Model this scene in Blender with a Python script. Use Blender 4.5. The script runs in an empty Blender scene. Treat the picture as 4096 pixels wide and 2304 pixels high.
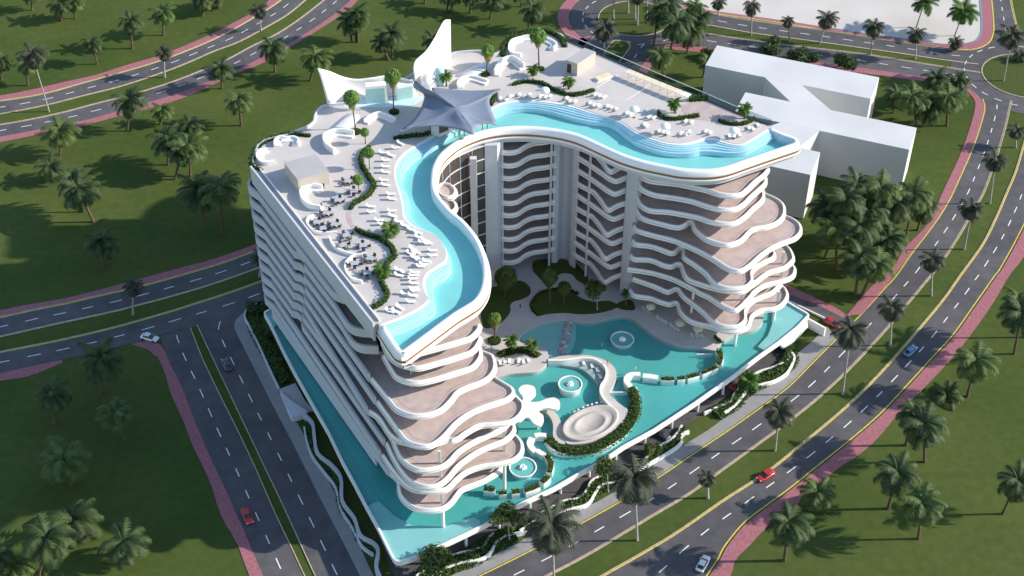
import bpy, bmesh, math, random
from mathutils import Vector, Matrix
from mathutils.geometry import tessellate_polygon
random.seed(7)
sc = bpy.context.scene
COL = sc.collection
# ---------------------------------------------------------------- camera (survey of the picture)
FPX, TH, CH = 5602.0, math.radians(39.7), 220.0
SN, CS = math.sin(TH), math.cos(TH)
def P(x, y, Z=0.0):
    u = (x-2048)/FPX; v = (y-1152)/FPX
    t = (CH-Z)/(SN+v*CS)
    return Vector((u*t, (CS-v*SN)*t, Z))
REG = dict(tl=(0,0,2.3373), ml=(0,600,2.3373), bl=(0,1200,1.3125), t4=(2200,0,1.3586), r2=(3000,300,1.449),
           zr=(2900,1100,1.2032), b4=(1600,1700,1.9815), z1=(1000,500,2.5156), z2=(1200,50,2.5156), z3=(1950,50,2.5156),
           z4=(2400,200,2.5156), z5=(1700,500,2.5156), z6=(2350,600,2.5156), z7=(1900,1000,2.5156), z8=(1900,1400,2.5156),
           za=(1000,700,2.5156), zl=(900,1150,2.5156), zb=(1300,1728,2.5156), zt=(1200,1300,2.5156), ri=(2600,900,3.22),
           zi=(2600,1200,3.22), tr=(3400,0,3.622), tc=(2200,0,3.623), w=(2700,100,1.8115), a8=(800,0,3.677),
           dd=(0,0,0.62891), rr=(3650,200,2.07), m3=(300,350,2.229), m2=(1400,0,2.576), n=(0,0,1.0))
def N(r, pts):
    ox, oy, s = REG[r]
    return [(ox+x/s, oy+y/s) for x, y in pts]
def W(r, pts, Z=0.0):
    return [P(x, y, Z) for x, y in N(r, pts)]
def W1(r, x, y, Z=0.0): return W(r, [(x, y)], Z)[0]
# ---------------------------------------------------------------- curves
def cr(pts, n=6, closed=False):
    pts = [Vector(p) for p in pts]; m = len(pts); out = []
    if m < 3: return pts
    for i in range(m if closed else m-1):
        p1, p2 = pts[i], pts[(i+1) % m]
        p0 = pts[(i-1) % m] if (closed or i > 0) else p1*2-p2
        p3 = pts[(i+2) % m] if (closed or i+2 < m) else p2*2-p1
        for k in range(n):
            t = k/n
            out.append(0.5*((2*p1)+(p2-p0)*t+(2*p0-5*p1+4*p2-p3)*t*t+(3*p1-p0-3*p2+p3)*t**3))
    if not closed: out.append(pts[-1])
    return out
def resample(pts, n):
    L = [0]
    for a, b in zip(pts, pts[1:]): L.append(L[-1]+(b-a).length)
    out = []; j = 0
    for k in range(n):
        d = L[-1]*k/(n-1)
        while j < len(pts)-2 and L[j+1] < d: j += 1
        s = L[j+1]-L[j]
        out.append(pts[j].lerp(pts[j+1], min(1, (d-L[j])/s if s > 1e-9 else 0)))
    return out
def plen(pts): return sum((b-a).length for a, b in zip(pts, pts[1:]))
def normals(pts, closed=False):
    out = []; m = len(pts)
    for i in range(m):
        a = pts[(i-1) % m] if (closed or i > 0) else pts[i]
        b = pts[(i+1) % m] if (closed or i < m-1) else pts[i]
        d = (b-a); d.z = 0
        if d.length < 1e-6: d = Vector((1, 0, 0))
        d.normalize(); out.append(Vector((-d.y, d.x, 0)))
    return out
def off(pts, d, closed=False): return [p+q*d for p, q in zip(pts, normals(pts, closed))]
def setz(pts, z): return [Vector((p[0], p[1], z)) for p in pts]
# ---------------------------------------------------------------- materials
def lin(c): return tuple(((v/255+0.055)/1.055)**2.4 if v/255 > 0.04045 else v/255/12.92 for v in c)
MATS = {}
def mat(name, col, rough=0.7, var=0.12, scale=1.0, bump=0.0, bscale=8.0, metal=0.0, spec=0.5, col2=None, trans=0.0, big=None):
    m = bpy.data.materials.new(name); m.use_nodes = True; nt = m.node_tree
    b = nt.nodes['Principled BSDF']; b.inputs['Roughness'].default_value = rough; b.inputs['Metallic'].default_value = metal
    b.inputs['Specular IOR Level'].default_value = spec
    geo = nt.nodes.new('ShaderNodeNewGeometry')
    if var > 0 or col2:
        nz = nt.nodes.new('ShaderNodeTexNoise'); nz.inputs['Scale'].default_value = scale; nz.inputs['Detail'].default_value = 5
        nt.links.new(geo.outputs['Position'], nz.inputs['Vector'])
        r = nt.nodes.new('ShaderNodeValToRGB'); r.color_ramp.elements[0].position = 0.32; r.color_ramp.elements[1].position = 0.68
        c2 = col2 or tuple(min(1, c*(1+var)) for c in col); c1 = col if col2 else tuple(c*(1-var) for c in col)
        r.color_ramp.elements[0].color = (*c1, 1); r.color_ramp.elements[1].color = (*c2, 1)
        nt.links.new(nz.outputs['Fac'], r.inputs['Fac']); outc = r.outputs['Color']
        if big:
            nb = nt.nodes.new('ShaderNodeTexNoise'); nb.inputs['Scale'].default_value = big[0]; nb.inputs['Detail'].default_value = 3
            nt.links.new(geo.outputs['Position'], nb.inputs['Vector'])
            rb = nt.nodes.new('ShaderNodeValToRGB'); rb.color_ramp.elements[0].position = 0.35; rb.color_ramp.elements[1].position = 0.65
            rb.color_ramp.elements[0].color = (*big[1], 1); rb.color_ramp.elements[1].color = (*big[2], 1)
            nt.links.new(nb.outputs['Fac'], rb.inputs['Fac'])
            mx = nt.nodes.new('ShaderNodeMixRGB'); mx.blend_type = 'MULTIPLY'; mx.inputs['Fac'].default_value = 1
            nt.links.new(outc, mx.inputs['Color1']); nt.links.new(rb.outputs['Color'], mx.inputs['Color2']); outc = mx.outputs['Color']
        nt.links.new(outc, b.inputs['Base Color'])
    else: b.inputs['Base Color'].default_value = (*col, 1)
    if bump > 0:
        n2 = nt.nodes.new('ShaderNodeTexNoise'); n2.inputs['Scale'].default_value = bscale; n2.inputs['Detail'].default_value = 4
        nt.links.new(geo.outputs['Position'], n2.inputs['Vector'])
        bp = nt.nodes.new('ShaderNodeBump'); bp.inputs['Strength'].default_value = bump; bp.inputs['Distance'].default_value = 0.1
        nt.links.new(n2.outputs['Fac'], bp.inputs['Height']); nt.links.new(bp.outputs['Normal'], b.inputs['Normal'])
    if trans > 0:   # thin leaf: light passes through
        tr = nt.nodes.new('ShaderNodeBsdfTranslucent'); mx = nt.nodes.new('ShaderNodeMixShader'); mx.inputs['Fac'].default_value = trans
        if b.inputs['Base Color'].is_linked: nt.links.new(b.inputs['Base Color'].links[0].from_socket, tr.inputs['Color'])
        else: tr.inputs['Color'].default_value = (*col, 1)
        out = nt.nodes['Material Output']
        nt.links.new(b.outputs[0], mx.inputs[1]); nt.links.new(tr.outputs[0], mx.inputs[2]); nt.links.new(mx.outputs[0], out.inputs['Surface'])
    MATS[name] = m; return m
def water(name, tint, rough=0.04, bs=1.2, st=0.25):
    m = bpy.data.materials.new(name); m.use_nodes = True; nt = m.node_tree; nt.nodes.clear()
    out = nt.nodes.new('ShaderNodeOutputMaterial'); mx = nt.nodes.new('ShaderNodeMixShader')
    t = nt.nodes.new('ShaderNodeBsdfTransparent'); t.inputs[0].default_value = (*tint, 1)
    g = nt.nodes.new('ShaderNodeBsdfGlossy'); g.inputs['Roughness'].default_value = rough
    lw = nt.nodes.new('ShaderNodeLayerWeight'); lw.inputs['Blend'].default_value = .5
    pw = nt.nodes.new('ShaderNodeMath'); pw.operation = 'POWER'; pw.inputs[1].default_value = 4.0; nt.links.new(lw.outputs['Facing'], pw.inputs[0])
    fr = nt.nodes.new('ShaderNodeMath'); fr.operation = 'MULTIPLY_ADD'; fr.inputs[1].default_value = .85; fr.inputs[2].default_value = .02; nt.links.new(pw.outputs[0], fr.inputs[0])
    nz = nt.nodes.new('ShaderNodeTexNoise'); nz.inputs['Scale'].default_value = bs; nz.inputs['Detail'].default_value = 3
    geo = nt.nodes.new('ShaderNodeNewGeometry'); bp = nt.nodes.new('ShaderNodeBump'); bp.inputs['Strength'].default_value = st; bp.inputs['Distance'].default_value = 0.08
    nt.links.new(geo.outputs['Position'], nz.inputs['Vector']); nt.links.new(nz.outputs['Fac'], bp.inputs['Height'])
    nt.links.new(bp.outputs['Normal'], g.inputs['Normal']); nt.links.new(bp.outputs['Normal'], lw.inputs['Normal'])
    nt.links.new(fr.outputs[0], mx.inputs['Fac']); nt.links.new(t.outputs[0], mx.inputs[1]); nt.links.new(g.outputs[0], mx.inputs[2])
    nt.links.new(mx.outputs[0], out.inputs['Surface']); return m
M = dict(
 grass=mat('grass', (.064,.088,.024), .95, 0, 0.5, .12, 2.0, col2=(.080,.106,.031), spec=.05, big=(.025,(.74,.84,.74),(1.12,1.08,1.04))),
 lawn=mat('clipped_lawn', (.050,.072,.018), .9, 0, 1.5, .2, 4.0, col2=(.075,.098,.026), spec=.1),
 asphalt=mat('asphalt', (.094,.090,.094), .85, .14, .35, .25, 14, spec=.25, big=(.05,(.82,.82,.86),(1.12,1.1,1.1))),
 pink=mat('pink_paving', (.33,.13,.15), .85, .18, 1.6, .3, 5, spec=.2),
 walk=mat('concrete_walk', (.27,.26,.255), .85, .08, .5, .15, 9, spec=.2),
 sand=mat('pale_sand', (.50,.46,.42), .95, 0, .05, .2, 2, col2=(.58,.54,.50), spec=.1),
 mark=mat('road_paint_white', (.78,.78,.76), .6, .06, 3),
 yellow=mat('road_paint_yellow', (.62,.50,.06), .6, .2, 1.5),
 kerb=mat('kerb_stone', (.42,.33,.24), .8, .2, 1.0),
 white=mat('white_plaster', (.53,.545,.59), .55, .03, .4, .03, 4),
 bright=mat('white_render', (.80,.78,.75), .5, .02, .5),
 shell=mat('pearl_shell', (.80,.80,.80), .25, .02, .3),
 block=mat('model_white', (.56,.56,.555), .7, .06, .08),
 deck=mat('roof_paving', (.52,.478,.45), .75, .05, .25, .05, 3),
 bowl=mat('sandy_plaster', (.46,.42,.39), .7, .08, .6, .1, 3),
 deck2=mat('grey_paving', (.50,.465,.45), .75, .07, .3, .08, 3),
 terr=mat('terrace_boards', (.46,.365,.34), .7, .10, .5, .06, 4),
 soffit=mat('soffit', (.55,.54,.55), .8, .04, .5),
 gold=mat('bronze_strip', (.30,.15,.055), .45, .05, 1, metal=.2),
 stone=mat('brown_stone', (.28,.22,.19), .6, .3, .9, .2, 3),
 glass=mat('dark_glass', (.075,.06,.055), .08, 0, spec=.8),
 fglass=mat('facade_glass', (.02,.026,.045), .12, 0, spec=.7),
 frame=mat('white_frame', (.74,.74,.74), .4, 0),
 tile=mat('pool_tile', (.27,.64,.60), .5, .05, .2),
 tilep=mat('pale_pool_step', (.52,.70,.78), .45, .04, .5),
 podt=mat('courtyard_pool_tile', (.12,.42,.40), .5, .07, .1),
 ledge=mat('shallow_ledge_tile', (.36,.58,.57), .5, .06, .2),
 tanbox=mat('sand_cladding', (.46,.41,.36), .7, .06, .4),
 boxroof=mat('grey_membrane', (.40,.38,.38), .8, .05, .3),
 cream=mat('cream_fabric', (.70,.60,.42), .9, .08, .7),
 canvas=mat('slate_canvas', (.165,.195,.26), .6, .03, .2),
 steel=mat('brass_post', (.45,.36,.18), .35, 0, metal=.8),
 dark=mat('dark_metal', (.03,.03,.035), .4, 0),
 leafD=mat('palm_leaf_dark', (.052,.085,.026), .6, .35, .5, trans=.25, spec=.3),
 leafG=mat('palm_leaf_green', (.088,.135,.034), .6, .35, .6, trans=.3, spec=.3),
 leafR=mat('fan_leaf_bright', (.15,.26,.05), .6, .3, .8, trans=.3, spec=.3),
 leafT=mat('feather_leaf_bright', (.075,.15,.025), .6, .3, .8, trans=.3, spec=.3),
 leafM=mat('dusty_leaf', (.070,.080,.052), .7, .35, .8, trans=.25, spec=.2),
 skirtD=mat('dead_frond', (.075,.050,.030), .9, .3, 1, spec=.1),
 skirtR=mat('straw_frond', (.30,.26,.10), .9, .25, 1, trans=.2, spec=.1),
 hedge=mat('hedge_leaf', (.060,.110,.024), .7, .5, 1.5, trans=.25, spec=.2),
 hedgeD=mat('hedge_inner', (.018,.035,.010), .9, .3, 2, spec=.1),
 trunk=mat('palm_trunk', (.12,.085,.06), .9, .3, 3, .5, 10, spec=.1),
 trunkL=mat('pale_trunk', (.34,.32,.30), .9, .2, 2, .4, 8, spec=.1),
 soil=mat('soil', (.06,.045,.03), .95, .3, 2, spec=.1),
 rock=mat('pale_rock', (.36,.35,.36), .8, .3, 1.2, .6, 2),
 lounger=mat('lounger_white', (.80,.79,.78), .6, .02, 1),
 parasol=mat('parasol_white', (.80,.79,.76), .8, .02, 1, trans=.2),
 parasolC=mat('parasol_cream', (.66,.62,.47), .8, .04, 1, trans=.15),
 chair=mat('charcoal_weave', (.055,.055,.065), .7, .2, 3),
 table=mat('grey_table', (.42,.43,.46), .4, .05, 2),
 tyre=mat('tyre', (.015,.015,.016), .8, 0), rim=mat('wheel_rim', (.35,.35,.36), .3, 0, metal=.8),
 wglass=mat('car_glass', (.02,.025,.03), .05, 0, spec=.9),
 red=mat('red_paint', (.55,.025,.03), .25, .05, 2, spec=.7), blue=mat('blue_paint', (.10,.24,.44), .25, .05, 2, spec=.7),
 wht=mat('white_paint', (.75,.75,.76), .25, 0, spec=.7), gry=mat('dark_grey_paint', (.06,.06,.075), .3, 0, spec=.7),
 lamp=mat('lamp_lens', (.75,.75,.7), .2, 0), tail=mat('tail_lens', (.4,.02,.02), .2, 0),
 skin=mat('skin', (.42,.24,.16), .6, 0), shirt=mat('pale_shirt', (.55,.53,.50), .8, 0), navy=mat('dark_clothes', (.03,.03,.05), .8, 0),
 hair=mat('dark_hair', (.03,.02,.015), .6, 0), orange=mat('terracotta', (.50,.17,.08), .8, .1, 2),
 foam=mat('water_foam', (.80,.86,.88), .4, .1, 6, .5, 6), bluekerb=mat('blue_kerb', (.12,.30,.40), .7, .1, 1),
)
M['w1'] = water('roof_pool_water', (.88,.97,.98), .03, 1.0, .22)
M['w2'] = water('courtyard_pool_water', (.80,.95,.95), .04, .7, .15)
M['rail'] = water('clear_glass_rail', (.72,.80,.82), .02, .1, 0.0)
# ---------------------------------------------------------------- object helpers
def new(name, V, F, m, parent=None, smooth=False, loc=None):
    me = bpy.data.meshes.new(name); me.from_pydata([tuple(v) for v in V], [], F)
    mats = m if isinstance(m, list) else [m]
    for q in mats: me.materials.append(q)
    if smooth:
        me.polygons.foreach_set('use_smooth', [True]*len(me.polygons))
    me.update()
    o = bpy.data.objects.new(name, me); COL.objects.link(o)
    if parent: o.parent = parent
    if loc is not None: o.location = loc
    return o
class MB:
    def __init__(s): s.V = []; s.F = []
    def add(s, V, F):
        k = len(s.V); s.V += [tuple(v) for v in V]; s.F += [tuple(i+k for i in f) for f in F]; return s
    def build(s, name, m, parent=None, smooth=False, loc=None): return new(name, s.V, s.F, m, parent, smooth, loc)
def prism(poly, z0, z1):
    n = len(poly); V = [(p[0], p[1], z1) for p in poly]+[(p[0], p[1], z0) for p in poly]
    T = tessellate_polygon([[Vector((p[0], p[1], 0)) for p in poly]])
    area = sum(poly[i][0]*poly[(i+1) % n][1]-poly[(i+1) % n][0]*poly[i][1] for i in range(n))
    F = []
    for t in T:
        a, b, c = (V[i] for i in t)
        cz = (b[0]-a[0])*(c[1]-a[1])-(b[1]-a[1])*(c[0]-a[0])
        t = tuple(t) if cz > 0 else tuple(reversed(t))
        F.append(t); F.append(tuple(i+n for i in reversed(t)))
    for i in range(n):
        j = (i+1) % n
        F.append((i, i+n, j+n, j) if area > 0 else (j, j+n, i+n, i))
    return V, F
def sheet(poly, z):
    T = tessellate_polygon([[Vector((p[0], p[1], 0)) for p in poly]])
    V = [(p[0], p[1], z) for p in poly]; F = []
    for t in T:
        a, b, c = (V[i] for i in t)
        cz = (b[0]-a[0])*(c[1]-a[1])-(b[1]-a[1])*(c[0]-a[0])
        F.append(tuple(t) if cz > 0 else tuple(reversed(t)))
    return V, F
def strip(A, B, z0, z1, n=None):
    n = n or max(len(A), len(B)); A = resample(A, n); B = resample(B, n)
    V = [(p.x, p.y, z1) for p in A]+[(p.x, p.y, z1) for p in B]+[(p.x, p.y, z0) for p in A]+[(p.x, p.y, z0) for p in B]
    F = []
    for i in range(n-1):
        F += [(i, n+i, n+i+1, i+1), (2*n+i, 2*n+i+1, 3*n+i+1, 3*n+i), (i, i+1, 2*n+i+1, 2*n+i), (n+i+1, n+i, 3*n+i, 3*n+i+1)]
    F += [(0, 2*n, 3*n, n), (n-1, 2*n-1, 4*n-1, 3*n-1)]
    return V, F
def wall(pts, t, z0, z1, closed=False, tops=None):
    """solid wall of thickness t on a path; tops = optional per-point top point"""
    nn = normals(pts, closed); n = len(pts); V = []
    for i, p in enumerate(pts):
        q = nn[i]*t/2; tp = tops[i] if tops else Vector((p.x, p.y, z1))
        V += [(p.x-q.x, p.y-q.y, z0), (p.x+q.x, p.y+q.y, z0), (tp.x+q.x, tp.y+q.y, tp.z), (tp.x-q.x, tp.y-q.y, tp.z)]
    F = []
    for i in range(n if closed else n-1):
        a = 4*i; b = 4*((i+1) % n)
        F += [(a, a+3, b+3, b), (a+1, b+1, b+2, a+2), (a+3, a+2, b+2, b+3), (a, b, b+1, a+1)]
    if not closed: F += [(0, 1, 2, 3), (4*n-4, 4*n-1, 4*n-2, 4*n-3)]
    return V, F
def tube(pts, rad, sides=8, caps=True):
    pts = [Vector(p) for p in pts]; n = len(pts); V = []; F = []
    if not hasattr(rad, '__len__'): rad = [rad]*n
    for i, p in enumerate(pts):
        d = (pts[min(n-1, i+1)]-pts[max(0, i-1)]).normalized()
        a = d.orthogonal().normalized() if i == 0 else (a-d*a.dot(d)).normalized()
        b = d.cross(a)
        for k in range(sides):
            t = 2*math.pi*k/sides; V.append(p+a*math.cos(t)*rad[i]+b*math.sin(t)*rad[i])
    for i in range(n-1):
        for k in range(sides):
            j = (k+1) % sides; F.append((i*sides+k, i*sides+j, (i+1)*sides+j, (i+1)*sides+k))
    if caps: F.append(tuple(range(sides-1, -1, -1))); F.append(tuple((n-1)*sides+k for k in range(sides)))
    return V, F
def box(c, s, rz=0.0, taper=1.0):
    V = []
    for z, k in ((-1, 1), (1, taper)):
        for x, y in ((-1, -1), (1, -1), (1, 1), (-1, 1)):
            X = x*s[0]/2*k; Y = y*s[1]/2*k
            V.append((c[0]+X*math.cos(rz)-Y*math.sin(rz), c[1]+X*math.sin(rz)+Y*math.cos(rz), c[2]+z*s[2]/2))
    return V, [(3, 2, 1, 0), (4, 5, 6, 7), (0, 1, 5, 4), (1, 2, 6, 5), (2, 3, 7, 6), (3, 0, 4, 7)]
def lathe(prof, sides=24, c=(0, 0, 0)):
    V = []; F = []; n = len(prof)
    for r, z in prof:
        for k in range(sides):
            t = 2*math.pi*k/sides; V.append((c[0]+r*math.cos(t), c[1]+r*math.sin(t), c[2]+z))
    for i in range(n-1):
        for k in range(sides):
            j = (k+1) % sides; F.append((i*sides+k, i*sides+j, (i+1)*sides+j, (i+1)*sides+k))
    return V, F
def disc(c, rx, ry=None, n=32, rz=0.0):
    ry = ry or rx
    return [Vector((c[0]+rx*math.cos(t)*math.cos(rz)-ry*math.sin(t)*math.sin(rz), c[1]+rx*math.cos(t)*math.sin(rz)+ry*math.sin(t)*math.cos(rz), 0))
            for t in (2*math.pi*k/n for k in range(n))]
def struct(o): o['kind'] = 'structure'; return o
def stuff(o): o['kind'] = 'stuff'; return o
def tag(o, label, cat, group=None):
    o['label'] = label; o['category'] = cat
    if group: o['group'] = group
    return o
def thing(name, label, cat, loc=(0, 0, 0), rz=0.0, group=None, scale=1.0):
    o = bpy.data.objects.new(name, None); COL.objects.link(o); o.location = loc; o.rotation_euler = (0, 0, rz); o.scale = (scale,)*3
    o.empty_display_size = .5
    return tag(o, label, cat, group)
def dup(root, loc, rz=0.0, label=None, group=None, scale=None, mats=None):
    r = root.copy(); COL.objects.link(r); r.location = loc; r.rotation_euler = (0, 0, rz)
    if scale: r.scale = (scale,)*3
    if label: r['label'] = label
    if group: r['group'] = group
    for ch in list(root.children):
        c = ch.copy(); COL.objects.link(c); c.parent = r
        for g in ch.children:
            d = g.copy(); COL.objects.link(d); d.parent = c
    return r
ORD = ['first', 'second', 'third', 'fourth', 'fifth', 'sixth', 'seventh', 'eighth', 'ninth', 'tenth', 'eleventh', 'twelfth', 'thirteenth', 'fourteenth', 'fifteenth', 'sixteenth']
def ordinal(i, n, side='left'):
    if n == 1: return 'only'
    if i == 0: return ('leftmost' if side == 'left' else side)
    if i == n-1: return {'left': 'rightmost', 'nearest': 'farthest', 'farthest': 'nearest'}.get(side, 'last')
    return ORD[i]+' from the '+('left' if side == 'left' else side+' end')
# ================================================================ GROUND, ROADS
struct(new('ground', *sheet([Vector(p) for p in ((-900, -300, 0), (900, -300, 0), (900, 1500, 0), (-900, 1500, 0))], 0), M['grass']))
ZR, ZP = 0.06, 0.10
def road(name, A, B, z=ZR, dash=True, pitch=6.6, dl=2.9, kA=None, kB=None, n=90, lanes=None):
    A = resample(cr(A, 6), n); B = resample(cr(B, 6), n)
    struct(new(name, *strip(A, B, 0.0, z), M['asphalt']))
    mid = [(a+b)/2 for a, b in zip(A, B)]
    if dash:
        L = plen(mid); q = MB(); d = 1.5
        fine = resample(mid, int(L*4)); st = L/(len(fine)-1)
        while d+dl < L:
            i, j = int(d/st), int((d+dl)/st)
            seg = fine[i:j+1:max(1, (j-i)//4)]
            if len(seg) > 1: q.add(*strip(off(seg, .11), off(seg, -.11), z+.004, z+.018))
            d += pitch
        struct(q.build('lane_marking', M['mark']))
    for side, k, s in ((A, kA, 1), (B, kB, -1)):
        if not k: continue
        c = (mid[0]-side[0]).dot(normals(side)[0]); s = 1 if c > 0 else -1
        e0 = off(side, s*.05); e1 = off(side, s*.32)
        struct(new('edge_line', *strip(e0, e1, z+.004, z+.018), M['yellow' if k[0] == 'y' else 'kerb']))
        if 'k' in k:
            struct(new('kerb', *strip(off(side, -s*.02), off(side, -s*.30), 0.0, .16), M['kerb']))
    return A, B
def pave(name, A, B, m='pink', z=ZP, n=70):
    struct(new(name, *strip(resample(cr(A, 6), n), resample(cr(B, 6), n), 0.0, z), M[m]))
# --- upper left dual road
A1u = W('tl', [(-300,985),(0,945),(400,880),(800,770),(1200,660),(1480,575),(1800,455),(2100,320),(2400,150)])+W('a8', [(1010,130),(1195,0),(1330,-110)])
A1l = W('tl', [(-300,1105),(0,1065),(400,990),(800,890),(1100,815),(1400,720),(1700,610),(2000,480)])+W('a8', [(560,620),(920,430),(1280,220),(1550,0),(1680,-110)])
road('upper_road', A1u, A1l, kA='yk', kB='ok')
A2u = W('tl', [(-300,1210),(0,1168),(300,1115),(600,1050),(900,970),(1200,895),(1500,805),(1700,735)])+W('a8', [(0,1050),(400,880),(750,690),(1100,520),(1400,330),(1640,150),(1830,0),(1960,-110)])
A2l = W('tl', [(-300,1335),(0,1280),(350,1215),(750,1135),(1000,1070),(1450,940),(1700,860)])+W('a8', [(0,1250),(430,1085),(620,990),(1060,770),(1400,590),(1700,400),(1960,220),(2120,90),(2280,-60)])
road('upper_road', A2u, A2l, kA='ok', kB='')
pave('pink_pavement', off(cr(A1u, 5), .4), W('tl', [(-300,935),(0,895),(250,850),(550,780),(900,700),(1200,605),(1480,525),(1700,440),(2000,310),(2200,205),(2370,115)])+W('a8', [(1000,20),(1100,-60)]))
pave('pink_pavement', off(cr(A2l, 5), -.02), W('tl', [(-300,1385),(0,1330),(350,1260),(750,1180),(1100,1090),(1500,985),(1850,860)])+W('a8', [(450,1110),(620,1050),(850,960),(1040,860),(1500,590),(1720,450),(1970,290),(2200,120),(2350,-30)]))
# --- middle left dual road
B1u = W('bl', [(-200,130),(0,92),(200,48)])+W('ml', [(600,1440),(900,1370),(1300,1280),(1700,1170),(2100,1050),(2420,930),(2700,830),(3100,690)])
B1l = W('bl', [(-200,235),(0,193),(300,125),(600,60)])+W('ml', [(1300,1449),(1600,1370),(2000,1250),(2470,1085),(2800,960),(3200,800)])
road('middle_road', B1u, B1l, kA='yk', kB='ok')
B2u = W('bl', [(-200,318),(0,275),(300,215),(600,145),(900,60)])+W('ml', [(1790,1449),(2100,1350),(2480,1215),(2900,1060),(3300,900)])
B2l = W('bl', [(-200,420),(0,383),(150,350),(320,315),(550,262),(740,215),(860,180),(1000,145),(1200,90),(1350,35),(1500,-15),(1700,-90)])
road('middle_road', B2u, B2l, kA='yk', kB='')
pave('pink_pavement', off(cr(B1u, 5), .4), W('bl', [(-200,90),(0,55)])+W('ml', [(250,1449),(600,1390),(1000,1290),(1300,1210),(1700,1100),(2000,1020),(2400,880),(2800,740),(3100,640)]))
pave('pink_pavement', W('bl', [(-200,422),(0,385),(150,352),(325,316)]), W('bl', [(-200,460),(0,425),(150,400),(330,330)]))
# --- straight dual road down the left
C1l = W('bl', [(840,190),(862,262),(900,350),(960,470),(1040,680),(1120,860),(1200,1030),(1280,1210),(1360,1400),(1450,1600)])
C1r = W('bl', [(1000,147),(1060,300),(1140,470),(1240,670),(1340,880),(1440,1110),(1540,1320),(1600,1449),(1680,1600)])
road('straight_road', C1l, C1r, z=ZR+.01, pitch=6.75, kB='')
C2l = W('bl', [(1035,132),(1100,270),(1200,480),(1300,690),(1400,900),(1500,1110),(1600,1330),(1655,1449),(1730,1600)])
C2r = W('bl', [(1290,60),(1240,105),(1230,135),(1245,180),(1400,490),(1540,760),(1680,1040),(1800,1270),(1890,1449),(1970,1600)])
road('straight_road', C2l, C2r, z=ZR+.01, pitch=6.75)
for q in (C1r, C2l):
    struct(new('kerb', *wall(resample(cr(q, 6), 60), .22, 0, .17), M['kerb']))
pave('pink_pavement', C1l[1:], W('bl', [(720,222),(790,268),(822,292),(860,370),(900,500),(960,630),(1010,760),(1100,950),(1160,1130),(1240,1270),(1290,1400),(1370,1600)]))
pave('pink_pavement', W('bl', [(735,222),(790,218),(845,240),(870,290)]), W('bl', [(690,232),(760,255),(790,270),(815,295)]), z=ZP+.01)
SWl = C2r; SWr = W('bl', [(1350,20),(1305,60),(1290,110),(1350,230),(1465,470),(1540,610),(1640,790),(1760,1020),(1860,1230),(1960,1449),(2040,1600)])
pave('grey_pavement', SWl, SWr, 'walk', .14)
# --- right hand dual road
D1l = W('b4', [(350,1330),(620,1197),(900,1060),(1150,930),(1500,740),(1800,570),(2080,390),(2300,240),(2576,55)])+W('zr', [(150,650),(300,540),(420,420),(530,310),(660,180),(760,70),(820,5)])+W('r2', [(930,1040),(1060,870),(1150,730),(1220,580),(1290,420),(1340,270),(1358,190),(1345,140)])
D1r = W('b4', [(900,1330),(1165,1197),(1500,1020),(1800,840),(2050,690),(2300,540),(2576,340)])+W('zr', [(150,820),(300,710),(450,590),(600,450),(750,290),(860,160),(960,40)])+W('r2', [(1100,1100),(1200,950),(1270,830),(1350,690),(1400,560),(1440,440),(1480,300),(1505,190),(1515,150)])
road('ring_road', D1l, D1r, kA='y', kB='ok', n=150)
D2l = W('b4', [(1380,1330),(1605,1197),(1900,1030),(2200,850),(2576,590)])+W('zr', [(200,950),(400,790),(600,620),(750,470),(900,300),(1050,120),(1135,0)])+W('r2', [(1350,980),(1430,820),(1490,680),(1540,560),(1588,400),(1640,220),(1680,60)])
D2r = W('b4', [(2330,1400),(2440,1197),(2530,1060)])+W('zr', [(0,1310),(80,1210),(150,1150),(300,1040),(450,920),(600,800),(750,670),(900,510),(1000,400),(1100,290),(1200,150),(1305,0)])+W('r2', [(1450,1130),(1550,950),(1640,760),(1710,560),(1760,300),(1790,60)])
road('ring_road', D2l, D2r, kA='yk', kB='y', n=150)
pave('pink_pavement', off(cr(D2r, 5), -.3), W('b4', [(2480,1420),(2620,1197)])+W('zr', [(50,1370),(120,1300),(190,1225),(330,1120),(520,950),(700,820),(850,650),(1010,490),(1150,330),(1280,150),(1370,0)])+W('r2', [(1588,1050),(1680,850),(1760,600),(1820,300),(1860,60)]), n=120)
pave('pink_pavement', W('r2', [(650,1385),(800,1210),(930,1040),(1060,870),(1150,730),(1220,580),(1290,420),(1340,270),(1358,190),(1330,130),(1270,80)]),
     W('r2', [(555,1400),(700,1230),(830,1110),(900,1000),(1030,860),(1130,650),(1210,480),(1270,320),(1305,180),(1290,130),(1250,85)]), n=90)
D1a = D1l[1:]
pave('grey_pavement', W('b4', [(350,1320),(620,1190),(900,1054),(1150,924),(1500,734),(1800,564),(2080,384),(2300,234),(2576,49)])+W('zr', [(150,645),(300,535),(420,415),(530,305)]),
     W('b4', [(200,1300),(420,1190),(700,1050),(1000,900),(1300,750),(1600,590),(1820,460),(2000,330),(2300,130),(2500,0)])+W('zr', [(150,560),(300,420),(420,320),(490,245)]), 'walk', .14, n=100)
# ramp beside the hotel
road('ramp_road', W('zr', [(200,30),(305,88),(450,150),(590,212),(680,240)]), W('zr', [(200,75),(305,130),(490,215),(530,300),(560,330)]), z=.09, dash=False)
pave('pink_pavement', W('r2', [(100,1190),(220,1268),(380,1330),(545,1412)]), W('r2', [(90,1140),(200,1210),(330,1270),(500,1352),(565,1400)]))
struct(new('ramp_kerb', *wall(W('zr', [(260,105),(305,130),(480,213)]), .35, 0, .5), M['bright']))
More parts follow.
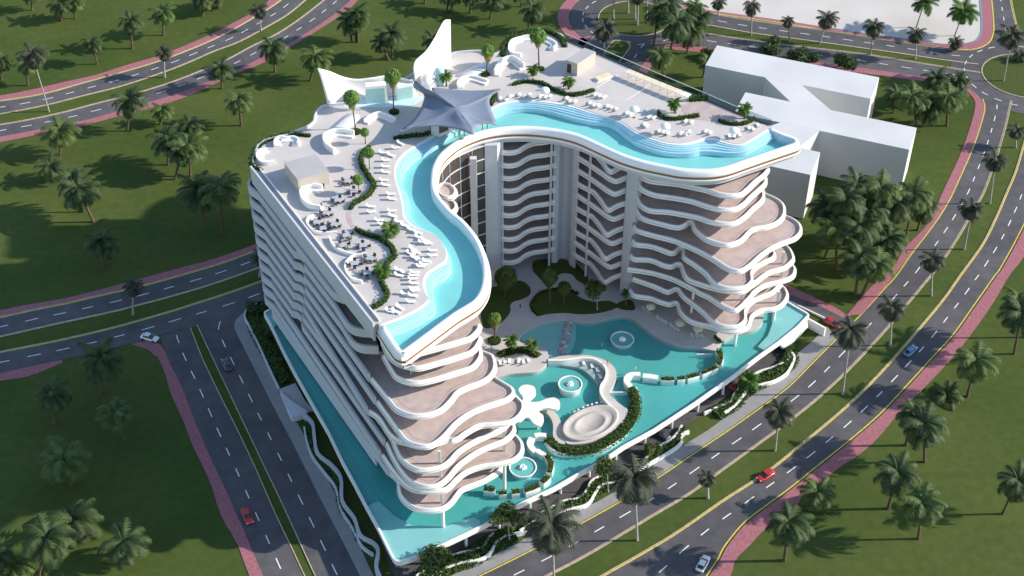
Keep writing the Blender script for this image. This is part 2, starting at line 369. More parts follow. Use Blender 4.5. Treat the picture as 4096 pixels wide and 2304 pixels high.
# --- roads across the top right with two roundabouts
E1u = W('t4', [(700,40),(860,72),(1100,112),(1500,167),(1800,212),(2000,242),(2150,266),(2290,272)])
E1l = W('t4', [(640,110),(860,137),(1100,180),(1400,220),(1700,262),(1900,290),(2110,322),(2330,350)])
road('cross_road', E1u, E1l, kA='ok', kB='ok', dash=True)
E2u = W('t4', [(640,165),(859,185),(1000,207),(1300,247),(1654,288),(1900,325),(2070,353),(2340,395)])
E2l = W('t4', [(560,235),(748,248),(1000,277),(1300,318),(1677,368),(1917,402),(2300,455)])
road('cross_road', E2u, E2l, z=.064, kA='ok', kB='')
pave('pink_pavement', off(E2l, -.02), W('t4', [(560,262),(748,278),(1000,307),(1300,348),(1677,396),(1917,428),(2270,475)]))
SAND = cr(W('t4', [(700,20),(860,55),(1000,75),(1300,117),(1600,165),(1900,208),(2150,242),(2290,230),(2338,190),(2345,130),(2337,0),(2325,-120)]), 5)
struct(new('sand_lot', *sheet(SAND+[P(3900,-200), P(2600,-200)], .03), M['sand']))
ROUT = cr(W('t4', [(690,28),(860,68),(1000,88),(1300,132),(1600,180),(1900,224),(2150,262),(2290,270),(2375,238),(2404,190),(2408,130),(2397,0),(2385,-120)]), 5)
pave('pink_pavement', SAND, ROUT, n=110)
struct(new('blue_kerb', *wall(SAND[-38:], .35, 0, .16), M['bluekerb']))
struct(new('edge_line', *strip(resample(ROUT, 110), resample(off(ROUT, -.35), 110), 0, .16), M['yellow']))
road('side_road', W('tr', [(2000,-200),(2035,0),(2070,300),(2085,480),(2090,620)]), W('tr', [(2290,-200),(2330,0),(2370,200),(2430,420),(2500,600)]), z=.07, kB='yk', pitch=6.6)
def circ3(a, b, c):
    ax, ay, bx, by, cx, cy = a.x, a.y, b.x, b.y, c.x, c.y
    d = 2*(ax*(by-cy)+bx*(cy-ay)+cx*(ay-by))
    ux = ((ax*ax+ay*ay)*(by-cy)+(bx*bx+by*by)*(cy-ay)+(cx*cx+cy*cy)*(ay-by))/d
    uy = ((ax*ax+ay*ay)*(cx-bx)+(bx*bx+by*by)*(ax-cx)+(cx*cx+cy*cy)*(bx-ax))/d
    return Vector((ux, uy, 0)), (Vector((ux, uy, 0))-Vector((ax, ay, 0))).length
RA, ra = circ3(*W('tc', [(715,190),(1200,530),(1150,20)]))
RB, rb = circ3(*W('tr', [(1900,1030),(2521,797),(2400,1395)]))
def roundabout(c, r, w, zz):
    o = disc(c, r+w, n=96); i = disc(c, r, n=96); o.append(o[0]); i.append(i[0])
    struct(new('roundabout_road', *strip(o, i, 0, zz, 97), M['asphalt']))
    struct(new('kerb', *strip(disc(c, r+.0, n=96)+[disc(c, r, n=96)[0]], disc(c, r-.35, n=96)+[disc(c, r-.35, n=96)[0]], 0, .2, 97), M['kerb']))
    q = MB()
    for k in range(0, 24):
        a0 = 2*math.pi*k/24; seg = [Vector((c.x+(r+w*.55)*math.cos(a0+t*.13), c.y+(r+w*.55)*math.sin(a0+t*.13), 0)) for t in (0, .4, .8, 1)]
        q.add(*strip(off(seg, .12), off(seg, -.12), zz+.004, zz+.018))
    struct(q.build('lane_marking', M['mark']))
print('roundabouts', RA, ra, RB, rb)
roundabout(RA, ra, 9.0, .072); roundabout(RB, rb, 9.0, .072)
for c_, r_ in ((RA, ra), (RB, rb)): struct(new('island_grass', *sheet(disc(c_, r_-.3, n=64), .10), M['lawn']))
pave('pink_pavement', [RA+Vector((math.cos(t), math.sin(t), 0))*(ra+9.3) for t in [math.radians(a) for a in range(100, 236, 8)]], [RA+Vector((math.cos(t), math.sin(t), 0))*(ra+13.0) for t in [math.radians(a) for a in range(100, 236, 8)]])
# approach road from the left roundabout towards the hotel
road('approach_road', W('tc', [(640,480),(600,560),(470,700),(330,880)]), W('tc', [(960,560),(860,650),(740,810),(600,990)]), z=.078, kA='o', pitch=7)
road('approach_road', W('tc', [(1180,640),(1130,720),(980,930),(820,1140)]), W('tc', [(1580,560),(1430,790),(1300,1000),(1150,1240)]), z=.078, kB='', pitch=7)
pave('pink_pavement', W('tc', [(590,520),(480,690),(360,860)]), W('tc', [(430,560),(390,660),(250,850)]))
pave('pink_pavement', W('tc', [(1560,700),(1430,830),(1300,1000),(1120,1260)]), W('tc', [(1680,740),(1545,840),(1420,1040),(1270,1260)]))
tong = cr(W('tc', [(900,615),(1000,597),(1100,612),(1160,670),(1110,760),(980,930),(800,1180),(620,1080),(760,820)]), 5, True)
struct(new('median_grass', *prism(tong, 0, .2), M['lawn'])); struct(new('kerb', *wall(tong, .35, 0, .24, True), M['kerb']))
# ================================================================ NEIGHBOUR BUILDING (plain white massing)
nb = thing('white_building', 'plain windowless white building of joined slab-like wings behind the hotel', 'building', (0, 0, 0))
HB = 14.0
def wn(pts): return W('w', pts, HB)
A_, B_ = wn([(305,147)])[0], wn([(1480,380)])[0]
dv = (B_-A_).normalized(); sv = Vector((dv.y, -dv.x, 0))
wd = (wn([(1420,535)])[0]-B_).length
back = [A_, B_, B_+sv*wd, A_+sv*wd]
new('wing', *prism(back, 0, HB), M['block'], nb)
B2r = wn([(1752,745)])[0]; wd2 = (wn([(1705,905)])[0]-B2r).length
A2 = wn([(510,487)])[0]; A2 = B2r-dv*((B2r-A2).dot(dv))
f2 = [A2, B2r, B2r+sv*wd2, A2+sv*wd2]
new('wing', *prism(f2, 0, HB), M['block'], nb)
B3r = wn([(1052,922)])[0]; C3r = wn([(975,1085)])[0]; wd3 = (C3r-B3r).length
f3 = [B3r-dv*34, B3r, B3r+sv*wd3, B3r-dv*34+sv*wd3]
new('wing', *prism(f3, 0, HB), M['block'], nb)
def clampy(p, base): return base+dv*((p-base).dot(dv))
def link(a, b, c, d): new('link', *prism([a, b, c, d], 0, HB-.01), M['block'], nb)
bf = A_+sv*wd; tf = A2; l1 = wn([(655,370),(920,425),(1130,612),(840,550)])
link(clampy(l1[0], bf), clampy(l1[1], bf), clampy(l1[2], tf), clampy(l1[3], tf))
bf = A2+sv*wd2; tf = B3r; l2 = wn([(760,710),(1045,770),(895,890),(500,800)])
link(clampy(l2[0], bf), clampy(l2[1], bf), clampy(l2[2], tf), clampy(l2[3], tf))
# ================================================================ HOTEL
ZRF = 48.5
hotel = thing('hotel_building', 'white curving hotel with wavy balconies and a rooftop pool deck', 'building', (0, 0, 0))
CREST_PX = N('zl', [(1555,400)])+[(1575,1395),(1592,1412),(1612,1418),(1635,1404)]+N('za', [(2030,1449),(2100,1400),(2200,1340),(2300,1270),(2360,1180),(2385,1100),(2395,1000),(2385,870),(2350,760),(2300,650),(2230,550),(2140,450),(2040,370),(1940,260),(1885,180),(1865,100)])+N('z5', [(108,500),(122,420),(165,330),(230,260),(330,185),(450,125),(600,75),(780,45),(950,36),(1100,40),(1250,56),(1400,82),(1550,125),(1700,192),(1850,262),(2000,325),(2200,385),(2400,428)])+N('z4', [(815,1215),(1000,1225),(1150,1220),(1300,1190),(1500,1120),(1750,1035),(1940,972),(1992,948),(1996,915),(1960,882),(1850,842)])
CREST_PX += [(3082,512)]
CR = [P(x, y, 48.3) for x, y in CREST_PX]
CRc = cr(CR, 4)
BACK = [P(3080,500,ZRF), P(2938,447,ZRF), P(2600,303,ZRF), P(2256,155,ZRF)]
BL = cr([P(2256,155,ZRF)]+[P(x, y, ZRF) for x, y in [(2244,141),(2190,125),(2110,128),(2050,145),(2012,180),(2000,212),(1957,226),(1931,211),(1876,210),(1800,221),(1750,250),(1653,300),(1480,400),(1313,425),(1275,443),(1260,471),(1256,491),(1232,511),(1200,523),(1151,544),(1080,560),(1040,580),(1024,611),(1012,645)]]+[P(1022,672,ZRF)], 3)
FACL = [P(1022,672,ZRF), P(1518,1303,ZRF)]
ROOF = BACK[:-1]+BL+[FACL[1]]+CRc[1:]
ROOF = [Vector((p.x, p.y, 0)) for p in ROOF]
# roof deck surface (ground level of the roof garden) leaves the pool open
RIN = off(CRc, 1.0)   # water side of the rim
if (RIN[60]-Vector((20, 225, 0))).length < (CRc[60]-Vector((20, 225, 0))).length: RIN = off(CRc, -1.0)
DEEP = W('zl', [(1562,386),(1640,430),(1900,330),(2030,260),(2100,210),(2118,150)], ZRF)+W('za', [(1868,1260),(1850,1180),(1840,1110),(1860,1040),(1940,1000),(2010,930),(2030,870),(2020,800),(1980,720),(1930,650),(1860,560),(1760,510),(1660,440),(1612,370),(1615,280),(1590,180),(1535,80)], ZRF)+W('z1', [(1530,500),(1545,440),(1570,390),(1640,310),(1750,240),(1850,190),(1990,80),(2080,30)], ZRF)+W('z3', [(20,1030),(60,1000),(200,950),(400,928),(600,950),(750,990),(900,1030),(1050,1060),(1200,1075),(1300,1120),(1400,1200),(1500,1270),(1650,1330),(1800,1370),(2000,1385),(2110,1372)], ZRF)+W('z4', [(1000,985),(1150,985),(1300,1000),(1450,990),(1550,950),(1650,890),(1750,840)], ZRF)
STEP = W('zl', [(1545,378),(1560,370),(1750,300),(1900,230),(2010,160),(2060,90)], ZRF)+W('za', [(1790,1230),(1750,1150),(1740,1060),(1780,980),(1870,920),(1950,870),(1975,820),(1970,760),(1930,680),(1860,600),(1760,565),(1660,530),(1560,450),(1535,380),(1530,300),(1500,180),(1455,40)], ZRF)+W('z1', [(1452,500),(1452,440),(1480,360),(1550,280),(1650,210),(1750,150),(1900,70),(2040,-10)], ZRF)+W('z3', [(10,985),(40,960),(150,905),(300,880),(500,880),(700,900),(850,930),(1000,985),(1150,1030),(1300,1080),(1400,1130),(1500,1200),(1650,1255),(1800,1300),(1950,1315),(2065,1297)], ZRF)+W('z4', [(950,915),(1050,885),(1150,880),(1300,930),(1420,945),(1500,910),(1600,850),(1700,788)], ZRF)
NP = 260
DP = resample(cr(DEEP, 5), NP); ST = resample(cr(STEP, 5), NP)
DECKR = BACK[:-1]+BL+[FACL[1]]+[Vector(p) for p in ST]
new('roof_deck', *prism(DECKR, 46.6, ZRF), M['deck'], hotel)
LV = [(0, ZRF-.10), (.2, ZRF-.28), (.4, ZRF-.46), (.62, ZRF-.66), (.8, ZRF-.95), (1, ZRF-1.2)]
for k in range(5):
    t0, t1 = LV[k][0], LV[k+1][0]
    a = [p.lerp(q, t0) for p, q in zip(ST, DP)]; b = [p.lerp(q, t1) for p, q in zip(ST, DP)]
    new('pool_step', *strip(a, b, 46.4, LV[k][1], NP), M['tilep'] if k else M['lounger'], hotel)
pf = [Vector(p) for p in DP]+[Vector(p) for p in reversed(RIN)]
struct(new('pool_floor', *sheet(pf, ZRF-2.15), M['tile'], hotel))
new('pool_shell', *prism(ROOF, 45.2, 46.2), M['soffit'], hotel)
wv = [Vector(p) for p in ST]+[Vector(p) for p in reversed(RIN)]
ws = new('roof_pool_water', *sheet(wv, ZRF-.16), M['w1']); struct(ws)
# rim with its swept profile
def sweep(path, prof, closed=False):
    nn = normals(path, closed); c = Vector((20, 225, 0)); k = len(path)//2
    s = 1 if (path[k]+nn[k]-c).length < (path[k]-c).length else -1
    V = []; F = []; m = len(prof)
    for p, q in zip(path, nn):
        for o_, z_ in prof: V.append((p.x+q.x*o_*s, p.y+q.y*o_*s, z_))
    for i in range(len(path)-1):
        for j in range(m):
            a, b = i*m+j, i*m+(j+1) % m
            F.append((a, b, b+m, a+m) if s > 0 else (a, a+m, b+m, b))
    F.append(tuple(range(m))); F.append(tuple((len(path)-1)*m+j for j in reversed(range(m))))
    return V, F
rimp = [(-1.0, 45.6), (-1.0, 48.42), (-.55, 48.52), (-.1, 48.45), (.14, 48.2), (.32, 47.75), (.45, 47.3), (.48, 47.08), (.34, 47.0), (.34, 46.55), (.62, 46.48), (.62, 46.2), (.40, 45.75), (-.1, 45.45), (-.6, 45.3)]
new('pool_rim', *sweep(CRc, rimp), M['shell'], hotel, True)
new('bronze_line', *sweep(CRc, [(.33, 47.03), (.53, 47.0), (.53, 46.58), (.33, 46.52)]), M['gold'], hotel)
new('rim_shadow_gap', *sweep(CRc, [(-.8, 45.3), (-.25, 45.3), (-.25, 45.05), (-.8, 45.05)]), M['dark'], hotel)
new('lower_rim', *sweep(CRc, [(-1.6, 45.1), (-.1, 45.1), (-.1, 44.75), (-1.6, 44.6)]), M['white'], hotel)
# parapets round the rest of the roof
fdir = (FACL[1]-FACL[0]).normalized(); fin_ = Vector((-fdir.y, fdir.x, 0))      # into the building
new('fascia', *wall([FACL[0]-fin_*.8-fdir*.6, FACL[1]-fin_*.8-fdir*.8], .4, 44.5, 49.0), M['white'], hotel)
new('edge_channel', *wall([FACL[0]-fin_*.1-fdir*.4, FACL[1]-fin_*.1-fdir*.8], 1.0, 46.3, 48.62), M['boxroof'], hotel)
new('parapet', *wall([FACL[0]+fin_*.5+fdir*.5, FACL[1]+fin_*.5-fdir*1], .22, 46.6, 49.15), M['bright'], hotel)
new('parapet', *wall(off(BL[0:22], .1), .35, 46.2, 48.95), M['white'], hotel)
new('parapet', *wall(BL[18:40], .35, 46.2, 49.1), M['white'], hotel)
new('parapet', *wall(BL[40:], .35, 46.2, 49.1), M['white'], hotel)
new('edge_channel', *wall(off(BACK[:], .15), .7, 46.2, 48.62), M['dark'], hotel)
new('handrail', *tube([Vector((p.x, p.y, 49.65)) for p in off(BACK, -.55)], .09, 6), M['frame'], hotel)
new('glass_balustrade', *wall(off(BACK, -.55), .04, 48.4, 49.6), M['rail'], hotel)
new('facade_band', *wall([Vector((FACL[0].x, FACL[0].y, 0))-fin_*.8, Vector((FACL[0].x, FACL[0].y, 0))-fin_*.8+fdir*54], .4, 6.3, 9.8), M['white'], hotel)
# ---- core walls
PK = P(1301, 1150, 44.0)
core = [FACL[0]+fin_*1.3+fdir*1.0, FACL[0]+fdir*36+fin_*1.3, FACL[0]+fdir*38+fin_*5, FACL[1]+fin_*4.8+fdir*2.5,
        Vector((-19.5,196.8,0)), Vector((-13.5,200,0)), Vector((-9.8,204,0)), Vector((-8.6,210,0)), Vector((-9.8,218,0)), Vector((-14.2,228.5,0)), Vector((-18.8,235.5,0)), Vector((-20.3,244.5,0)),
        Vector((-18.5,251,0)), Vector((-13.5,257,0)), Vector((-6.2,264.6,0)), Vector((-3.2,268.4,0)), Vector((3,268.4,0)), Vector((7,271.8,0)), Vector((11.8,272.3,0)), Vector((17.5,272.4,0)), Vector((23,268,0)), Vector((26,263.5,0)),
        Vector((28.5,262,0)), Vector((32,258.5,0)), Vector((38,256.2,0)), Vector((43,254.0,0)), Vector((47,253.0,0)), Vector((50.0,255,0)), Vector((52,258,0)), Vector((54,262.5,0))]
core += [BACK[1]+Vector((-1, -1.2, 0)), BACK[3]+Vector((-1.5, -2, 0)), Vector((2, 298, 0)), Vector((-20, 282, 0)), Vector((-40, 262, 0)), Vector((-50, 253.5, 0))]
core = [Vector((p.x, p.y, 0)) for p in core]
cv, cf = prism(core, 5.0, 46.0)
new('core_wall', cv, cf, M['stone'], hotel)
# storey-high glazing strips set just outside the core
cc = [(a, b) for a, b in zip(core, core[1:]+core[:1])]
gl = MB(); fr_ = MB()
s_in = 1 if sum(a.x*b.y-b.x*a.y for a, b in cc) > 0 else -1
for a, b in cc:
    d = b-a; L = d.length
    if L < 1.2: continue
    d.normalize(); nrm = Vector((d.y, -d.x, 0))*s_in
    for k in range(10):
        zf = 11+3.5*(9-k)
        a2, b2 = a+d*.3+nrm*.03, b-d*.3+nrm*.03
        gl.add(*wall([a2, b2], .06, zf+.1, zf+2.7))
        nm = max(2, int(L/2.4))
        for j in range(nm+1):
            q = a2.lerp(b2, j/nm); fr_.add(*box((q.x+nrm.x*.06, q.y+nrm.y*.06, zf+1.4), (.12, .12, 2.6)))
new('window_wall', gl.V, gl.F, M['glass'], hotel); new('window_frame', fr_.V, fr_.F, M['frame'], hotel)
# ---- balconies
LFC = N('zl', [(1010,0)])
BT = {  # left wing tip, traced by storey, from facade round to the courtyard
 1: N('zt', [(815,185),(890,260),(965,315),(1130,325),(1300,285),(1500,230),(1650,185),(1740,150),(1810,80),(1835,20)]),
 2: N('zt', [(815,200),(870,310),(960,400),(1090,448),(1200,462),(1400,410),(1600,350),(1750,290),(1820,200),(1840,140)]),
 3: N('zt', [(822,330),(900,470),(960,550),(1080,600),(1200,610),(1350,580),(1550,520),(1730,460),(1800,400),(1838,330),(1835,240)]),
 4: N('zt', [(700,560),(860,760),(950,870),(1080,930),(1200,945),(1330,925),(1450,870),(1540,780),(1600,705),(1700,655),(1820,610),(1920,550),(1970,480),(1982,400),(1950,310),(1850,265)]),
 5: N('zt', [(760,790),(880,960),(970,1090),(1050,1190),(1160,1237),(1290,1250),(1400,1200),(1490,1120),(1580,1020),(1700,930),(1850,860),(2000,810),(2100,770),(2165,710),(2150,640),(2060,580),(1960,520)]),
 6: N('zt', [(680,890),(780,960),(870,1100),(960,1180),(1060,1210),(1250,1250),(1480,1185),(1530,1190),(1600,1170),(1700,1100),(1820,1040),(1950,1030),(2100,1010),(2200,960),(2260,880),(2262,800),(2220,750),(2160,690)]),
 7: N('zb', [(560,-80),(650,70),(690,170),(730,260),(800,340),(900,400),(1000,412),(1100,400),(1200,370),(1280,310),(1350,230),(1450,160),(1560,100),(1720,30),(1810,-20),(1870,-90),(1880,-160)]),
 8: N('zb', [(600,130),(680,300),(770,440),(850,520),(960,570),(1060,582),(1150,560),(1250,490),(1350,370),(1450,290),(1560,220),(1700,160),(1820,110),(1900,40),(1925,-30),(1900,-110)]),
 9: N('zb', [(560,250),(670,410),(780,540),(880,600),(1000,622),(1150,620),(1250,590),(1350,490),(1450,420),(1600,370),(1750,350),(1900,310),(1980,250),(2006,180),(1990,100),(1930,30)]),
 10: N('zb', [(640,430),(715,500),(722,570),(740,650),(800,730),(900,795),(1040,817),(1180,800),(1280,740),(1350,650),(1400,600),(1600,520),(1750,430),(1815,360),(1840,280)]),
}
RT = {
 1: N('z6', [(490,190),(530,280),(620,330),(760,350),(900,365),(1050,395),(1200,430),(1320,470),(1450,485),(1550,470),(1620,420),(1700,340),(1780,280),(1830,220),(1835,170),(1800,140)]),
 2: N('z6', [(480,310),(520,400),(600,450),(700,480),(900,510),(1050,540),(1200,590),(1350,625),(1480,620),(1580,570),(1660,490),(1740,420),(1800,360),(1812,300),(1790,240)]),
 3: N('z6', [(475,480),(520,570),(620,630),(800,645),(950,670),(1100,700),(1250,750),(1400,770),(1500,755),(1600,690),(1680,610),(1760,540),(1790,480),(1775,400)]),
 4: N('z6', [(465,610),(520,690),(600,730),(750,770),(850,795),(930,800),(1000,770),(1035,745),(1055,800),(1100,855),(1200,930),(1350,977),(1450,977),(1560,930),(1640,850),(1700,815),(1800,800),(1900,765),(1970,710),(1998,640),(1985,560),(1920,500),(1800,445)]),
 5: N('z6', [(445,780),(490,830),(650,880),(850,930),(1000,990),(1130,1050),(1250,1120),(1370,1200),(1450,1235),(1550,1240),(1650,1180),(1760,1080),(1880,1000),(2000,950),(2100,910),(2160,840),(2150,760),(2080,700),(1980,660)]),
 6: N('z6', [(435,930),(480,970)])+N('ri', [(0,300),(150,350),(270,392),(340,372),(400,320),(420,440),(560,540),(700,650),(780,750),(880,820),(1000,850),(1150,850),(1270,815),(1335,740),(1330,640),(1380,570),(1500,500),(1590,460),(1628,400),(1600,345),(1500,310)]),
 7: N('z6', [(415,1080),(470,1120)])+N('ri', [(0,480),(150,540),(270,565),(370,530),(400,600),(440,690),(520,750),(700,810),(850,850),(1000,880),(1130,893),(1230,870),(1340,790),(1520,655),(1650,610),(1760,570),(1850,490),(1867,430),(1820,320),(1740,250)]),
 8: N('z6', [(400,1220)])+N('ri', [(0,640),(150,680),(300,730),(420,790),(540,850),(640,910),(750,960),(850,1030),(950,1090),(1050,1125),(1150,1110),(1300,965),(1360,890),(1500,805),(1720,750),(1850,690),(1888,600),(1860,530),(1800,470)]),
 9: N('z7', [(1580,310)])+N('ri', [(0,800),(100,840),(230,890),(340,850),(380,900),(430,960),(520,1030),(620,1110),(700,1180),(760,1250),(850,1310),(950,1342),(1100,1345),(1190,1310),(1250,1240),(1252,1120),(1320,1020),(1450,955),(1580,900),(1650,840),(1705,780),(1690,700)]),
 10: N('z7', [(1540,420),(1600,480)])+N('ri', [(0,970),(100,1010),(250,1050),(330,1030),(360,1120),(420,1200),(520,1270),(650,1310),(770,1335),(900,1380),(1050,1400),(1180,1385),(1290,1320),(1330,1200),(1450,1130),(1600,1110),(1720,1050),(1787,940),(1770,850),(1710,780)]),
}
F1P = N('z5', [(722,215),(740,265),(790,295),(870,300),(950,280),(1020,235),(1100,205),(1220,190),(1335,165)])
F2A = N('z5', [(1500,170),(1530,215),(1570,245),(1660,290),(1705,312),(1780,400),(1825,465),(1880,490),(1960,450),(2060,415)])
F2B = N('z5', [(1495,300),(1540,350),(1650,420),(1750,490),(1850,560),(1930,585),(2050,540)])
def smooth_px(pts, z, n=5): return cr([P(x, y, z) for x, y in pts], n)
def parapet(pp, sgn, zf, parent, closed=False, h=.84, name='parapet'):
    nn = normals(pp, closed); n = len(pp); V = []; F = []
    prof = [(-.04, -.38), (-.02, -.26), (.42, .46), (.52, .55), (.72, .55), (.77, .46), (.77, -.33)]; m = len(prof)
    for p, q in zip(pp, nn):
        for o_, z_ in prof: V.append((p.x+q.x*o_*sgn, p.y+q.y*o_*sgn, zf+z_))
    for i in range(n if closed else n-1):
        for j in range(m):
            a, b = i*m+j, i*m+(j+1) % m; c, d = ((i+1) % n)*m+j, ((i+1) % n)*m+(j+1) % m
            F.append((a, b, d, c) if sgn > 0 else (a, c, d, b))
    if not closed: F += [tuple(range(m)), tuple((n-1)*m+j for j in reversed(range(m)))]
    return new(name, V, F, M['bright'], parent, False)
def slab(poly, z0, z1):
    V, F = prism(poly, z0, z1); n = len(poly); s = new('balcony_floor', V, F, [M['terr'], M['bright']], hotel)
    for f in s.data.polygons:
        if not all(i < n for i in f.vertices): f.material_index = 1
    return s
def sarea(q): return sum(q[i].x*q[(i+1) % len(q)].y-q[(i+1) % len(q)].x*q[i].y for i in range(len(q)))
def storey(zf, path, closing, joint=False):
    """one balcony floor: slab with a parapet along its outer edge"""
    poly = [Vector((p.x, p.y, 0)) for p in path]+[Vector((p[0], p[1], 0)) for p in closing]
    s = slab(poly, zf-.30, zf)
    pp = [Vector((p.x, p.y, 0)) for p in path]
    parapet(pp, 1 if sarea(poly) > 0 else -1, zf, s)
    if joint:
        jp = off(pp, (2.1 if sarea(poly) > 0 else -2.1))[6:-6]
        new('paving_joint', *strip(off(jp, .05), off(jp, -.05), zf, zf+.012), M['stone'], s)
    return s
fz = lambda k: 11+3.5*(10-k)
f1w = smooth_px(F1P, 42.3); f2a = smooth_px(F2A, 42.3); f2b = smooth_px(F2B, 38.8)
innerL = [(-11.2,205),(-10.2,218),(-15,230),(-20,238),(-22,250),(-48,253)]
JOG = {2: 20.8, 3: 20.0, 4: 19.5, 5: 18.2, 6: 17.0, 7: 15.8, 8: 14.4}
def jog(k):
    if k not in JOG: return []
    b0 = Vector((FACL[0].x, FACL[0].y, 0))-fin_*.9; s = JOG[k]
    return cr([b0+fdir*(s-1.2), b0+fdir*s, b0+fdir*(s+1.0)+fin_*.75, b0+fdir*(s+2.4)+fin_*1.0, b0+fdir*(s+4.0)+fin_*.8, b0+fdir*(s+5.0)+fin_*.1, b0+fdir*(s+6.2)], 3)
for k in range(1, 11):
    z = fz(k)
    path = smooth_px(BT[k], z-.2)
    fl0 = Vector((FACL[0].x, FACL[0].y, 0))-fin_*.9; rnd = cr([fl0+fin_*5-fdir*1.6, fl0+fin_*2.6-fdir*3.2, fl0+fin_*.5-fdir*2.9, fl0-fin_*.75-fdir*1.2, fl0-fin_*.5+fdir*1.2, fl0+fdir*3], 4); fl0 = fl0+fdir*3.4
    if k <= 3:   # long side band turns into the building before the tip: an open pocket
        pk = {1: [(1010,-10),(1100,100),(1180,142),(1275,165)], 2: [(1120,230),(1230,400),(1320,468),(1500,492)], 3: [(1180,420),(1290,590),(1390,645),(1550,655)]}[k]
        side = rnd+[fl0]+jog(k)+smooth_px(N('zl', pk), z-.2)
        side = [Vector((p.x, p.y, 0)) for p in side]
        s = slab(side+[side[-1]+fin_*2.5, Vector((-40,246,0)), Vector((-50,252,0))], z-.32, z)
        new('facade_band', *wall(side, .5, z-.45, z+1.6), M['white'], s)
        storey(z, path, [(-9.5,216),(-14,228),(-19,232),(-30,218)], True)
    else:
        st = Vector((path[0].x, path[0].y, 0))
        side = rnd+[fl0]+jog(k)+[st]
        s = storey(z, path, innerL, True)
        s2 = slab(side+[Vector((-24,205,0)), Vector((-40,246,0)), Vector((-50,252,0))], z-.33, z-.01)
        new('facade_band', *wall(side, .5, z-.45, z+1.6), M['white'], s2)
    # petals by the glass wall
    c = Vector((-14.2, 246.3+(.3 if k % 2 else -.3), 0)); pe = [p for p in disc(c, 2.4, 3.2, 20, .35)]
    s = new('balcony_floor', *prism(pe, z-.3, z+.01), M['terr'], hotel); parapet(pe, 1, z, s, True)
    storey(z, [Vector((p.x, p.y, 0)) for p in f1w], [(10.9,274),(-2.8,271)])
    f2 = f2a if k in (1, 4, 6, 8, 10) else f2b
    storey(z, [Vector((p.x, p.y, 0)) for p in f2], [(28.5,266),(17,275)])
    storey(z, smooth_px(RT[k], z-.2), [(58,262),(50,266),(30,266)], True)
# tall white piers between the balcony stacks
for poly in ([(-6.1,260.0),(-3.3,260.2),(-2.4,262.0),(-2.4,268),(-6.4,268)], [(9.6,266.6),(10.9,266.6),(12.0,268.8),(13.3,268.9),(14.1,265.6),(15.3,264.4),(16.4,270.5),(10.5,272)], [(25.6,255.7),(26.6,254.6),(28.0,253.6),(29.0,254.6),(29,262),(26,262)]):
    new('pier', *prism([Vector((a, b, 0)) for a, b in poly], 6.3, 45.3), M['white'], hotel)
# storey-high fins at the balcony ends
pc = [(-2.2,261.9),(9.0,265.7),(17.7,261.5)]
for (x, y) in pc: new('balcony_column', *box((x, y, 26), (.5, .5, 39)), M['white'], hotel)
for px, py, zb in ((1773,2106,6.0),(2018,1960,6.0),(3097,1296,6.0),(2942,1389,6.0),(2786,1330,6.6)):
    b = P(px, py, zb)
    b.y += {2942: 1.3, 3097: 1.6}.get(px, 0)
    new('column', *tube([(b.x, b.y, 5.0), (b.x, b.y, 14.2 if px == 2018 else 10.7)], .38, 12), M['bright'], hotel)
# more columns between terrace floors
for r, x, y, k in (('ri', 600,470,7), ('ri',580,635,8), ('ri',560,800,9), ('ri',550,965,9), ('ri',530,1130,10), ('ri',1700,500,7), ('ri',1690,665,8), ('ri',1175,965,8), ('ri',1640,1000,10), ('zb',1155,315,7), ('zb',1160,450,8), ('zb',1175,712,10), ('zb',1800,65,8), ('zb',1805,190,9)):
    b = W1(r, x, y, fz(k)); new('column', *box((b.x, b.y, fz(k)+1.75), (.5, .42, 3.4)), M['bright'], hotel)
# glass curtain wall in the inner corner
gp = cr([Vector((-16.4,247.5,0)), Vector((-13.6,254,0)), Vector((-9.6,258.0,0)), Vector((-6.0,260.3,0))], 6)
new('curtain_wall', *wall(gp, .08, 6.4, 45), M['glass'], hotel)
mu = MB()
gpr = resample(gp, 6)
for q in gpr[:-1]: mu.add(*box((q.x+.05, q.y-.12, 25.7), (.16, .22, 38.6)))
for k in range(12):
    mu.add(*wall(off(gp, -.1), .12, 6.6+3.5*k, 6.8+3.5*k))
mu.build('mullion', M['frame'], hotel)
new('lift_shaft', *box((-8.6, 257.2, 25), (1.5, 1.3, 38)), M['soffit'], hotel)
# ---- podium
ZPD = 6.5
PE = N('zl', [(470,206),(400,245),(400,262),(440,330),(490,430),(590,640),(700,850),(900,1205),(1040,1449)])+N('zb', [(180,300),(290,500),(415,740),(540,965),(640,1170),(690,1265),(712,1290),(750,1300),(850,1272),(1200,1122),(1400,1028),(1600,930),(1850,785),(2000,700),(2300,560),(2576,400)])+N('z8', [(1280,1110),(1500,960),(1800,798),(2200,537),(2576,272)])+N('zi', [(1200,872),(1420,703),(1660,535),(1900,340),(2030,205),(2042,185),(2020,165),(1770,20)])
PEw = [P(x, y, ZPD) for x, y in PE]
PODB = PEw+[Vector((54,272,0)), Vector((12,303,0)), Vector((-20,283,0)), Vector((-54,252,0))]
new('podium_slab', *prism(PODB, 5.15, 5.4), M['white'], hotel)
struct(new('pool_floor', *sheet(PODB, 5.42), M['podt'], hotel))
new('podium_rim', *wall(PEw, .42, 5.3, 6.52), M['bright'], hotel)
struct(new('courtyard_pool_water', *sheet(PODB, 6.3), M['w2']))
inn = []
cen = Vector((0, 225, 0))
for p in PEw[3:-6]: inn.append(Vector((p.x, p.y, 0))+(cen-Vector((p.x, p.y, 0))).normalized()*9)
new('podium_wall', *wall(inn, .4, 0, 5.1), M['soffit'], hotel)
